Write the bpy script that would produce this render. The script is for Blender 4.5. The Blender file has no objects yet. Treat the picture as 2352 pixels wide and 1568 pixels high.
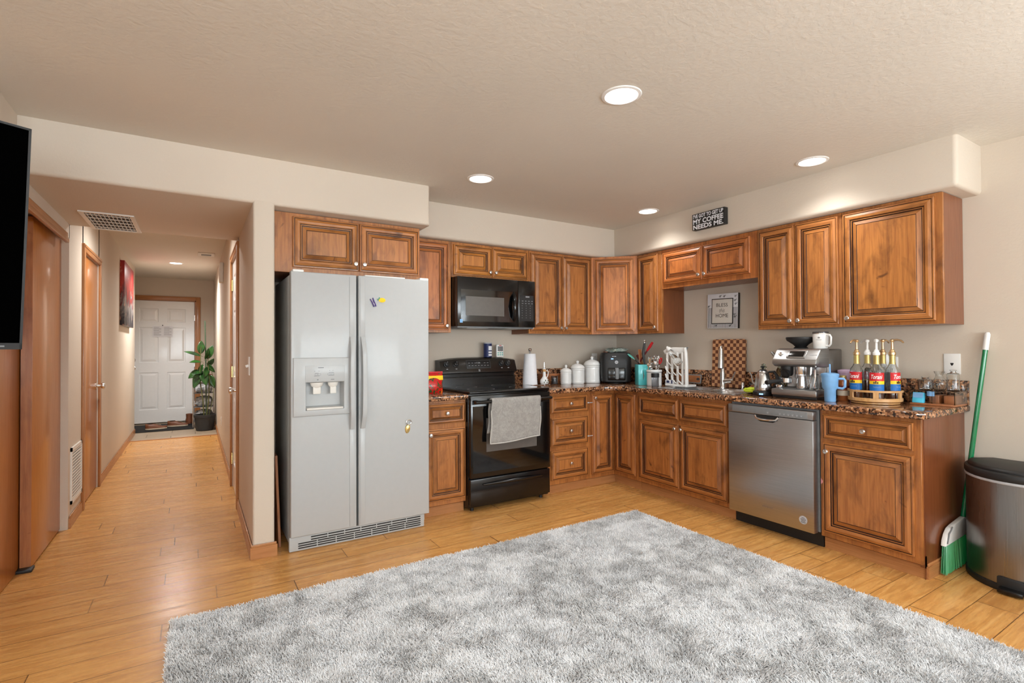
import bpy, bmesh, math, random
import numpy as np
from mathutils import Matrix, Vector, noise
C = bpy.context.scene.collection
R = math.radians
PI = math.pi
random.seed(7)
S = bpy.context.scene

# ------------------------------------------------------------------ camera
cam_d = bpy.data.cameras.new('camera')
cam = bpy.data.objects.new('camera', cam_d)
C.objects.link(cam)
YAW, PITCH, ROLL, FPX = R(31.7964), R(0.6661), R(-0.2681), 1178.6
fw = Vector((math.sin(YAW) * math.cos(PITCH), math.cos(YAW) * math.cos(PITCH), math.sin(PITCH)))
rt = Vector((math.cos(YAW), -math.sin(YAW), 0))
up = rt.cross(fw)
r2 = math.cos(ROLL) * rt + math.sin(ROLL) * up
u2 = -math.sin(ROLL) * rt + math.cos(ROLL) * up
mw = Matrix((r2, u2, -fw)).transposed().to_4x4()
mw.translation = (-3.9218, -4.1603, 1.2605)
cam.matrix_world = mw
cam_d.sensor_width = 36
cam_d.lens = FPX * 36 / 2352
cam_d.clip_start = 0.05
S.camera = cam

# ------------------------------------------------------------------ world, exposure, added fill light
S.view_settings.view_transform = 'Standard'
S.view_settings.look = 'None'
S.view_settings.gamma = 1
S.view_settings.exposure = -0.24
S.view_settings.use_curve_mapping = False
S.cycles.max_bounces = 10
S.cycles.diffuse_bounces = 6
S.cycles.glossy_bounces = 4
S.cycles.transmission_bounces = 8
S.cycles.sample_clamp_indirect = 8
w = bpy.data.worlds.new('world'); S.world = w; w.use_nodes = True
w.node_tree.nodes['Background'].inputs[0].default_value = (0.75, 0.85, 1, 1)
w.node_tree.nodes['Background'].inputs[1].default_value = 1.0


def area(name, loc, rot, sx, sy, power, col=(1, 1, 1), shape='RECTANGLE', spread=180):
    l = bpy.data.lights.new(name, 'AREA')
    l.shape = shape; l.size = sx; l.size_y = sy; l.energy = power; l.color = col; l.spread = R(spread)
    o = bpy.data.objects.new(name, l); C.objects.link(o)
    o.location = loc; o.rotation_euler = rot
    return o


FILL_COL = (0.865, 0.955, 1.0)
WARM = (1.0, 0.985, 0.95)
# added fill at unseen windows behind and beside the camera, tilted to the ceiling
area('window_fill', (-1.7, -6.40, 1.5), (R(128), 0, 0), 2.2, 1.3, 172, FILL_COL)
area('window_fill', (-4.7, -6.40, 1.5), (R(128), 0, 0), 1.8, 1.3, 138, FILL_COL)
area('window_fill', (-6.90, -4.6, 1.5), (R(112), 0, R(-90)), 1.6, 1.3, 58, FILL_COL)
area('window_fill', (-0.10, -5.2, 1.5), (R(112), 0, R(90)), 1.4, 1.3, 44, FILL_COL)
CAN_W = 11.5


# ------------------------------------------------------------------ materials
class NT:
    def __init__(s, name):
        s.m = bpy.data.materials.new(name); s.m.use_nodes = True
        s.t = s.m.node_tree; s.n = s.t.nodes; s.b = s.n['Principled BSDF']

    def add(s, ty, **kw):
        nd = s.n.new(ty)
        for k, v in kw.items():
            if k.startswith('i_'):
                key = k[2:]
                key = int(key) if key.isdigit() else key.replace('_', ' ')
                nd.inputs[key].default_value = v
            else:
                setattr(nd, k, v)
        return nd

    def link(s, a, b): s.t.links.new(a, b)

    def ramp(s, fac, stops, interp='LINEAR'):
        r = s.n.new('ShaderNodeValToRGB'); r.color_ramp.interpolation = interp
        e = r.color_ramp.elements
        while len(e) < len(stops): e.new(0.5)
        for i, (p, c) in enumerate(stops):
            e[i].position = p; e[i].color = (*c, 1) if len(c) == 3 else c
        s.link(fac, r.inputs[0]); return r.outputs[0]

    def mix(s, fac, a, b, mode='MIX'):
        m = s.n.new('ShaderNodeMix'); m.data_type = 'RGBA'; m.blend_type = mode
        for sock, v in ((m.inputs[0], fac), (m.inputs[6], a), (m.inputs[7], b)):
            if isinstance(v, bpy.types.NodeSocket): s.link(v, sock)
            elif isinstance(v, (int, float)): sock.default_value = v
            else: sock.default_value = (*v, 1)
        return m.outputs[2]

    def bump(s, h, strength, dist=0.01):
        b = s.n.new('ShaderNodeBump'); b.inputs['Strength'].default_value = strength
        b.inputs['Distance'].default_value = dist
        s.link(h, b.inputs['Height']); s.link(b.outputs[0], s.b.inputs['Normal'])

    def coords(s, kind='Object', scale=(1, 1, 1), rot=(0, 0, 0)):
        tc = s.n.new('ShaderNodeTexCoord'); mp = s.n.new('ShaderNodeMapping')
        mp.inputs['Scale'].default_value = scale; mp.inputs['Rotation'].default_value = rot
        s.link(tc.outputs[kind], mp.inputs[0]); return mp.outputs[0]

    def noise(s, vec, scale, detail=3, rough=0.5, dist=0.0):
        n = s.add('ShaderNodeTexNoise', i_Scale=scale, i_Detail=detail, i_Roughness=rough, i_Distortion=dist)
        s.link(vec, n.inputs['Vector']); return n.outputs['Fac']


def sr(r, g, b):
    f = lambda c: (c / 255) / 12.92 if c <= 10.3 else ((c / 255 + 0.055) / 1.055) ** 2.4
    return (f(r), f(g), f(b))


def plain(name, col, rough=0.5, metal=0.0, coat=0.0, noise_amt=0.06, nscale=30, **kw):
    t = NT(name)
    v = t.coords('Object')
    n = t.noise(v, nscale, 2)
    c = t.ramp(n, [(0.3, tuple(x * (1 - noise_amt) for x in col)), (0.7, tuple(min(1, x * (1 + noise_amt)) for x in col))])
    t.link(c, t.b.inputs['Base Color'])
    t.b.inputs['Roughness'].default_value = rough
    t.b.inputs['Metallic'].default_value = metal
    t.b.inputs['Coat Weight'].default_value = coat
    t.b.inputs['Coat Roughness'].default_value = 0.08
    for k, val in kw.items(): t.b.inputs[k.replace('_', ' ')].default_value = val
    return t.m


def glass(name, col=(1, 1, 1), rough=0.0, ior=1.45, trans=1.0):
    t = NT(name)
    t.b.inputs['Base Color'].default_value = (*col, 1)
    t.b.inputs['Roughness'].default_value = rough
    t.b.inputs['IOR'].default_value = ior
    t.b.inputs['Transmission Weight'].default_value = trans
    return t.m


def emit(name, col, strength):
    t = NT(name)
    t.b.inputs['Base Color'].default_value = (*col, 1)
    t.b.inputs['Emission Color'].default_value = (*col, 1)
    t.b.inputs['Emission Strength'].default_value = strength
    return t.m


def mat_paint(name, col, scale=55, bump=0.12):
    t = NT(name)
    v = t.coords('Object')
    n1 = t.noise(v, 1.3, 3)
    c = t.ramp(n1, [(0.3, tuple(x * 0.97 for x in col)), (0.7, tuple(x * 1.02 for x in col))])
    t.link(c, t.b.inputs['Base Color'])
    t.b.inputs['Roughness'].default_value = 0.62
    t.b.inputs['Specular IOR Level'].default_value = 0.3
    n = t.noise(v, scale, 4, 0.6, 0.4)
    r = t.ramp(n, [(0.38, (0, 0, 0)), (0.62, (1, 1, 1))])
    t.bump(r, bump, 0.004)
    return t.m


def mat_wood(name, c1, c2, dark, rough=0.32, blotch=0.55, coat=0.25, gs=26):
    t = NT(name)
    uv = t.coords('UV', (1, 1, 1))
    oi = t.n.new('ShaderNodeObjectInfo')
    add = t.n.new('ShaderNodeVectorMath'); add.operation = 'ADD'
    cmb = t.n.new('ShaderNodeCombineXYZ')
    mul = t.add('ShaderNodeMath', operation='MULTIPLY'); mul.inputs[1].default_value = 37.0
    t.link(oi.outputs['Random'], mul.inputs[0])
    for i in range(3): t.link(mul.outputs[0], cmb.inputs[i])
    t.link(uv, add.inputs[0]); t.link(cmb.outputs[0], add.inputs[1])
    mp = t.n.new('ShaderNodeMapping'); mp.inputs['Scale'].default_value = (1.6, gs, 1)
    t.link(add.outputs[0], mp.inputs[0])
    g = t.noise(mp.outputs[0], 3.0, 6, 0.6, 0.3)
    base = t.ramp(g, [(0.28, c2), (0.5, tuple((a + b) / 2 for a, b in zip(c1, c2))), (0.72, c1)])
    mp2 = t.n.new('ShaderNodeMapping'); mp2.inputs['Scale'].default_value = (3.0, 6.5, 1)
    t.link(add.outputs[0], mp2.inputs[0])
    b = t.noise(mp2.outputs[0], 1.7, 4, 0.55, 0.6)
    bl = t.ramp(b, [(0.50, (0, 0, 0)), (0.78, (blotch,) * 3)])
    col = t.mix(bl, base, dark)
    mp3 = t.n.new('ShaderNodeMapping'); mp3.inputs['Scale'].default_value = (9, 9, 1)
    t.link(add.outputs[0], mp3.inputs[0])
    k = t.noise(mp3.outputs[0], 1.0, 2, 0.5, 1.5)
    kn = t.ramp(k, [(0.70, (0, 0, 0)), (0.80, (blotch,) * 3)])
    col = t.mix(kn, col, dark)
    col = t.mix(1.0, col, oi.outputs['Color'], 'MULTIPLY')
    t.link(col, t.b.inputs['Base Color'])
    rr = t.ramp(g, [(0.2, (rough + 0.08,) * 3), (0.8, (rough - 0.04,) * 3)])
    t.link(rr, t.b.inputs['Roughness'])
    t.b.inputs['Coat Weight'].default_value = coat
    t.b.inputs['Coat Roughness'].default_value = 0.12
    t.bump(g, 0.05, 0.002)
    return t.m


M = {}
M['wall'] = mat_paint('wall_paint', sr(206, 194, 179), 70, 0.10)
M['ceiling'] = mat_paint('lightened_ceiling_paint', sr(216, 211, 201), 42, 0.18)  # wall paint lightened, so the ceiling colour carries extra light
M['maple'] = mat_wood('maple_glazed', sr(186, 122, 64), sr(142, 84, 40), sr(70, 36, 16), blotch=0.78, coat=0.15, rough=0.36)
M['glaze'] = plain('dark_glaze', sr(52, 26, 13), 0.4)
M['veneer'] = mat_wood('maple_veneer', sr(132, 76, 42), sr(116, 64, 34), sr(94, 50, 26), blotch=0.3)
M['oak'] = mat_wood('oak_trim', sr(188, 132, 84), sr(158, 104, 60), sr(128, 80, 44), blotch=0.25, coat=0.1, gs=50)
M['closet'] = mat_wood('closet_veneer', sr(188, 116, 48), sr(170, 102, 38), sr(146, 84, 30), rough=0.3, blotch=0.2, coat=0.3, gs=40)
M['white'] = plain('white_gloss', sr(236, 236, 234), 0.35, coat=0.2, noise_amt=0.01)
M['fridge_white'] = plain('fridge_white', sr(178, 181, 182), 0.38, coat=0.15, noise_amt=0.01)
M['offwhite'] = plain('white_plastic', sr(226, 224, 218), 0.45, noise_amt=0.02)
M['door_white'] = plain('door_white', sr(240, 242, 243), 0.25, coat=0.35, noise_amt=0.01)
M['grey_side'] = plain('grey_steel_side', sr(176, 177, 176), 0.5, noise_amt=0.05, nscale=90)
M['grey'] = plain('grey_plastic', sr(120, 122, 124), 0.45)
M['dark'] = plain('dark_gap_shade', sr(22, 20, 19), 0.7)  # near-black stands in for shade inside slots, openings and pockets
M['black'] = plain('black_gloss', sr(12, 12, 13), 0.2, coat=0.15)
M['blackglass'] = plain('black_glass', sr(8, 8, 9), 0.05, coat=0.6, noise_amt=0.01)
M['blackmatte'] = plain('black_matte', sr(26, 26, 27), 0.5)
M['screen'] = plain('tv_screen', (0.0006, 0.0006, 0.0006), 0.45, noise_amt=0.0, Specular_IOR_Level=0.0)
M['window_grey'] = plain('oven_window', sr(92, 88, 84), 0.3)
M['chrome'] = plain('chrome', (0.78, 0.78, 0.79), 0.12, 1.0, noise_amt=0.02)
M['nickel'] = plain('satin_nickel', (0.72, 0.71, 0.69), 0.26, 1.0, noise_amt=0.03)
M['brass'] = plain('brass', (0.8, 0.62, 0.26), 0.22, 1.0)
M['gold'] = plain('gold_foil', (0.55, 0.42, 0.16), 0.4, 0.8)
M['rosegold'] = plain('bronze_gold', (0.68, 0.45, 0.24), 0.28, 0.8)
M['red'] = plain('red_plastic', sr(176, 20, 26), 0.35)
M['teal'] = plain('turquoise_glaze', sr(84, 198, 204), 0.22, coat=0.5, noise_amt=0.05)
M['tealmat'] = plain('teal_silicone', sr(92, 176, 164), 0.5)
M['porcelain'] = plain('white_porcelain', sr(226, 228, 228), 0.2, coat=0.5, noise_amt=0.02)
M['paper'] = plain('white_paper', sr(232, 234, 240), 0.85, noise_amt=0.02)
M['ink'] = plain('black_ink', sr(30, 30, 32), 0.6)
M['inkgrey'] = plain('grey_ink', sr(120, 122, 126), 0.6)
M['inklight'] = plain('light_print', sr(176, 178, 182), 0.5)
M['green'] = plain('green_plastic', sr(20, 132, 66), 0.3, coat=0.2)
M['poleg'] = plain('green_pole_paint', sr(12, 118, 70), 0.2, coat=0.5)
M['lime'] = plain('lime_cloth', sr(196, 214, 50), 0.8)
M['yellow'] = plain('yellow_print', sr(250, 205, 20), 0.5)
M['blue'] = plain('blue_print', sr(18, 104, 182), 0.5)
M['navy'] = plain('navy_print', sr(30, 42, 92), 0.5)
M['labelred'] = plain('label_red', sr(205, 26, 32), 0.45)
M['skyblue'] = plain('sky_blue_enamel', sr(122, 172, 220), 0.35)
M['lilac'] = plain('lilac_enamel', sr(206, 178, 208), 0.35)
M['brownbottle'] = plain('brown_bottle', sr(150, 84, 42), 0.3, coat=0.3)
M['syrup'] = plain('amber_syrup', sr(96, 46, 24), 0.12, coat=0.6)
M['bamboo'] = mat_wood('bamboo', sr(214, 166, 108), sr(190, 140, 84), sr(160, 110, 62), blotch=0.2, gs=30)
M['woodmid'] = mat_wood('brown_wood', sr(172, 112, 70), sr(140, 84, 50), sr(90, 50, 30), gs=24)
M['cyan'] = plain('cyan_plastic', sr(80, 190, 222), 0.4)
M['purple'] = plain('purple_enamel', sr(86, 70, 140), 0.35)
M['leather'] = plain('brown_leather', sr(112, 66, 42), 0.5)
M['sole'] = plain('cream_sole', sr(200, 186, 165), 0.6)
M['pot'] = plain('charcoal_pot', sr(48, 50, 52), 0.55)
M['soil'] = plain('soil', sr(46, 34, 26), 0.9)
M['stem'] = plain('plant_stem', sr(92, 96, 52), 0.6)
M['stake'] = plain('green_stake', sr(64, 84, 62), 0.6)
M['mat'] = plain('black_mat', sr(22, 22, 23), 0.9)
M['maroon'] = plain('maroon_cloth', sr(98, 28, 30), 0.8)
M['clear'] = glass('clear_glass', (0.97, 0.98, 0.98))
M['smoke'] = glass('smoke_glass', (0.5, 0.5, 0.52))
M['greenglass'] = glass('green_glass', (0.72, 0.88, 0.78))
M['acrylic'] = glass('clear_acrylic', (0.96, 0.97, 0.98), 0.02, 1.3)
M['lamp'] = emit('lamp_diffuser', (1.0, 0.96, 0.9), 9.0)
M['lcd'] = emit('blue_display', (0.25, 0.5, 1.0), 2.2)
M['pinksticker'] = plain('pink_sticker', sr(226, 150, 150), 0.6)


def mat_steel(name, col, rough, axis_scale, streak=0.5):
    t = NT(name)
    v = t.coords('Object', axis_scale)
    n = t.noise(v, 3.0, 5, 0.6)
    c = t.ramp(n, [(0.3, tuple(x * 0.86 for x in col)), (0.7, col)])
    t.link(c, t.b.inputs['Base Color'])
    t.b.inputs['Metallic'].default_value = 1.0
    r = t.ramp(n, [(0.3, (rough + 0.06,) * 3), (0.7, (rough - 0.04,) * 3)])
    t.link(r, t.b.inputs['Roughness'])
    t.b.inputs['Anisotropic'].default_value = streak
    t.bump(n, 0.03, 0.001)
    return t.m


M['steel'] = mat_steel('brushed_steel', (0.46, 0.46, 0.46), 0.34, (1, 1, 60))
M['steeldark'] = mat_steel('dark_brushed_steel', (0.30, 0.29, 0.28), 0.3, (60, 60, 1))
M['steelsink'] = mat_steel('sink_steel', (0.6, 0.6, 0.61), 0.26, (20, 4, 4), 0.2)
M['steelv'] = mat_steel('bright_steel', (0.62, 0.62, 0.62), 0.22, (4, 4, 40))


def mat_granite():
    t = NT('brown_granite')
    v = t.coords('Object')
    nz = t.add('ShaderNodeTexNoise', i_Scale=14.0, i_Detail=4.0)
    t.link(v, nz.inputs['Vector'])
    vm = t.n.new('ShaderNodeVectorMath'); vm.operation = 'MULTIPLY_ADD'
    vm.inputs[1].default_value = (0.03, 0.03, 0.03)
    t.link(nz.outputs['Color'], vm.inputs[0]); t.link(v, vm.inputs[2])
    vo = t.add('ShaderNodeTexVoronoi', i_Scale=95.0, i_Randomness=1.0)
    t.link(vm.outputs[0], vo.inputs['Vector'])
    sep = t.n.new('ShaderNodeSeparateColor'); t.link(vo.outputs['Color'], sep.inputs[0])
    c = t.ramp(sep.outputs[0], [(0.0, sr(40, 28, 24)), (0.18, sr(80, 52, 38)), (0.36, sr(136, 92, 64)), (0.60, sr(172, 122, 86)), (0.84, sr(198, 152, 114))], 'CONSTANT')
    n2 = t.noise(v, 26, 5, 0.65)
    m = t.ramp(n2, [(0.52, (0, 0, 0)), (0.60, (1, 1, 1))])
    c = t.mix(m, c, t.mix(0.75, c, sr(34, 22, 18)))
    t.link(c, t.b.inputs['Base Color'])
    t.b.inputs['Roughness'].default_value = 0.07
    t.b.inputs['Specular IOR Level'].default_value = 0.6
    return t.m


M['granite'] = mat_granite()


def mat_floor():
    t = NT('laminate_planks')
    v = t.coords('Object')
    mp = t.n.new('ShaderNodeMapping'); mp.inputs['Location'].default_value = (0.31, 0.831 + 0.158 * 60, 0)
    t.link(v, mp.inputs[0])
    sx = t.n.new('ShaderNodeSeparateXYZ'); t.link(mp.outputs[0], sx.inputs[0])

    def mt(op, a, b=None):
        m = t.n.new('ShaderNodeMath'); m.operation = op
        for i, q in enumerate((a, b)):
            if q is None: continue
            if isinstance(q, (int, float)): m.inputs[i].default_value = q
            else: t.link(q, m.inputs[i])
        return m.outputs[0]
    yr = mt('DIVIDE', sx.outputs[1], 0.158)
    row = mt('FLOOR', yr)
    wn = t.n.new('ShaderNodeTexWhiteNoise'); wn.noise_dimensions = '1D'; t.link(row, wn.inputs['W'])
    xr = mt('ADD', mt('DIVIDE', sx.outputs[0], 1.22), wn.outputs['Value'])
    colm = mt('FLOOR', xr)
    wn2 = t.n.new('ShaderNodeTexWhiteNoise'); wn2.noise_dimensions = '2D'
    cb = t.n.new('ShaderNodeCombineXYZ'); t.link(row, cb.inputs[0]); t.link(colm, cb.inputs[1]); t.link(cb.outputs[0], wn2.inputs['Vector'])
    fy = mt('FRACT', yr); fx = mt('FRACT', xr)
    ln1 = mt('LESS_THAN', mt('MINIMUM', fy, mt('SUBTRACT', 1.0, fy)), 0.012)
    ln2 = mt('LESS_THAN', mt('MINIMUM', fx, mt('SUBTRACT', 1.0, fx)), 0.0022)
    line = mt('MAXIMUM', mt('MULTIPLY', ln1, mt('ADD', mt('MULTIPLY', wn.outputs['Value'], 0.5), 0.5)), mt('MULTIPLY', ln2, mt('ADD', mt('MULTIPLY', wn2.outputs['Value'], 0.6), 0.4)))
    # grain along X, shifted per plank
    vm = t.n.new('ShaderNodeVectorMath'); vm.operation = 'MULTIPLY_ADD'
    vm.inputs[1].default_value = (7.3, 3.1, 1)
    t.link(wn2.outputs['Color'], vm.inputs[0]); t.link(v, vm.inputs[2])
    m1 = t.n.new('ShaderNodeMapping'); m1.inputs['Scale'].default_value = (1.3, 14, 1); t.link(vm.outputs[0], m1.inputs[0])
    g = t.noise(m1.outputs[0], 2.2, 6, 0.62, 0.7)
    m2 = t.n.new('ShaderNodeMapping'); m2.inputs['Scale'].default_value = (5, 60, 1); t.link(vm.outputs[0], m2.inputs[0])
    g2 = t.noise(m2.outputs[0], 2.0, 3, 0.6)
    c = t.ramp(g, [(0.26, sr(180, 124, 64)), (0.50, sr(208, 154, 88)), (0.76, sr(226, 178, 112))])
    c = t.mix(t.ramp(g2, [(0.35, (0.35,) * 3), (0.6, (0,) * 3)]), c, sr(160, 106, 56))
    pl = t.ramp(wn2.outputs['Value'], [(0, (0.93, 0.92, 0.90)), (1, (1.06, 1.06, 1.05))])
    c = t.mix(1.0, c, pl, 'MULTIPLY')
    c = t.mix(line, c, sr(70, 40, 18))
    t.link(c, t.b.inputs['Base Color'])
    t.link(t.ramp(g, [(0.3, (0.31,) * 3), (0.7, (0.23,) * 3)]), t.b.inputs['Roughness'])
    t.b.inputs['Specular IOR Level'].default_value = 0.3
    m3 = t.n.new('ShaderNodeMapping'); m3.inputs['Scale'].default_value = (1, 9, 1); t.link(v, m3.inputs[0])
    wv = t.noise(m3.outputs[0], 4.0, 2)
    sub = t.add('ShaderNodeMath', operation='SUBTRACT'); t.link(wv, sub.inputs[0]); t.link(line, sub.inputs[1])
    t.bump(sub.outputs[0], 0.10, 0.006)
    return t.m


M['floor'] = mat_floor()


def mat_tile():
    t = NT('foyer_tile')
    v = t.coords('Object')
    br = t.add('ShaderNodeTexBrick', i_Scale=1.0)
    br.inputs['Color1'].default_value = (*sr(150, 132, 110), 1); br.inputs['Color2'].default_value = (*sr(166, 148, 126), 1)
    br.inputs['Mortar'].default_value = (*sr(96, 84, 70), 1)
    br.inputs['Mortar Size'].default_value = 0.004; br.inputs['Brick Width'].default_value = 0.6; br.inputs['Row Height'].default_value = 0.3
    t.link(v, br.inputs['Vector']); t.link(br.outputs['Color'], t.b.inputs['Base Color'])
    t.b.inputs['Roughness'].default_value = 0.4
    return t.m


M['tile'] = mat_tile()


def mat_checker():
    t = NT('checker_wood')
    v = t.coords('Object', (1, 1, 1))
    mp = t.n.new('ShaderNodeMapping'); mp.inputs['Location'].default_value = (0.5, 0.0, 0.0)
    t.link(v, mp.inputs[0])
    ck = t.add('ShaderNodeTexChecker', i_Scale=1 / 0.0287)
    ck.inputs['Color1'].default_value = (*sr(206, 156, 112), 1); ck.inputs['Color2'].default_value = (*sr(92, 52, 36), 1)
    t.link(mp.outputs[0], ck.inputs['Vector'])
    n = t.noise(t.coords('Object', (10, 10, 60)), 4, 3)
    c = t.mix(t.ramp(n, [(0.3, (0,) * 3), (0.8, (0.4,) * 3)]), ck.outputs[0], sr(150, 92, 60))
    t.link(c, t.b.inputs['Base Color']); t.b.inputs['Roughness'].default_value = 0.5
    return t.m


M['checker'] = mat_checker()


def mat_cloth(name, c1, c2, scale=120, bump=0.5, blot=6):
    t = NT(name)
    v = t.coords('Object')
    n = t.noise(v, scale, 3, 0.7); n2 = t.noise(v, blot, 4, 0.6, 1.0)
    c = t.ramp(n2, [(0.35, c1), (0.65, c2)])
    c = t.mix(t.ramp(n, [(0.3, (0.3,) * 3), (0.6, (0,) * 3)]), c, tuple(x * 0.55 for x in c1))
    t.link(c, t.b.inputs['Base Color']); t.b.inputs['Roughness'].default_value = 0.95
    t.b.inputs['Specular IOR Level'].default_value = 0.1
    t.bump(n, bump, 0.004)
    return t.m


M['terry'] = mat_cloth('grey_terry', sr(150, 147, 143), sr(170, 167, 163), 160, 0.8, 30)
M['hem'] = mat_cloth('towel_hem', sr(186, 184, 180), sr(196, 194, 190), 160, 0.4)
M['dishcloth'] = mat_cloth('pale_cloth', sr(150, 168, 160), sr(214, 220, 210), 50, 0.3, 25)
M['bag'] = mat_cloth('printed_bag', sr(90, 94, 98), sr(214, 216, 218), 24, 0.4, 14)
M['rugback'] = mat_cloth('rug_backing', sr(150, 150, 150), sr(170, 170, 170), 50)


def mat_pile():
    t = NT('rug_pile')
    a = t.add('ShaderNodeAttribute', attribute_name='shade')
    c = t.ramp(a.outputs['Fac'], [(0.0, sr(150, 147, 145)), (0.45, sr(202, 202, 203)), (1.0, sr(240, 241, 243))])
    t.link(c, t.b.inputs['Base Color']); t.b.inputs['Roughness'].default_value = 0.6
    t.b.inputs['Specular IOR Level'].default_value = 0.25
    return t.m


M['pile'] = mat_pile()


def mat_art():
    t = NT('abstract_painting')
    v = t.coords('Object', (1, 1, 1))
    m2 = t.n.new('ShaderNodeMapping'); m2.inputs['Scale'].default_value = (1, 3, 1.2); t.link(v, m2.inputs[0])
    n = t.noise(m2.outputs[0], 2.2, 6, 0.65, 1.2)
    sx = t.n.new('ShaderNodeSeparateXYZ'); t.link(v, sx.inputs[0])
    ad = t.add('ShaderNodeMath', operation='MULTIPLY_ADD'); ad.inputs[1].default_value = 0.9; t.link(sx.outputs[2], ad.inputs[0]); t.link(n, ad.inputs[2])
    c = t.ramp(ad.outputs[0], [(0.20, sr(40, 40, 50)), (0.40, sr(130, 124, 122)), (0.48, sr(96, 40, 46)), (0.58, sr(186, 60, 50)), (0.85, sr(136, 26, 40))])
    n2 = t.noise(m2.outputs[0], 7, 4, 0.7)
    c = t.mix(t.ramp(n2, [(0.58, (0,) * 3), (0.66, (0.7,) * 3)]), c, sr(206, 150, 130))
    t.link(c, t.b.inputs['Base Color']); t.b.inputs['Roughness'].default_value = 0.35
    return t.m


M['art'] = mat_art()


def mat_leaf():
    t = NT('rubber_leaf')
    v = t.coords('Object')
    n = t.noise(v, 14, 3)
    c = t.ramp(n, [(0.3, sr(14, 44, 16)), (0.7, sr(42, 88, 28))])
    t.link(c, t.b.inputs['Base Color']); t.b.inputs['Roughness'].default_value = 0.3
    return t.m


M['leaf'] = mat_leaf()


def mat_chips():
    t = NT('snack_bag_print')
    v = t.coords('Object')
    n = t.noise(v, 22, 3, 0.6, 1.5)
    c = t.ramp(n, [(0.36, sr(40, 80, 40)), (0.44, sr(190, 24, 26)), (0.6, sr(206, 60, 30)), (0.66, sr(240, 200, 40)), (0.72, sr(200, 40, 30))], 'CONSTANT')
    t.link(c, t.b.inputs['Base Color']); t.b.inputs['Roughness'].default_value = 0.25
    return t.m


M['chips'] = mat_chips()


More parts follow.
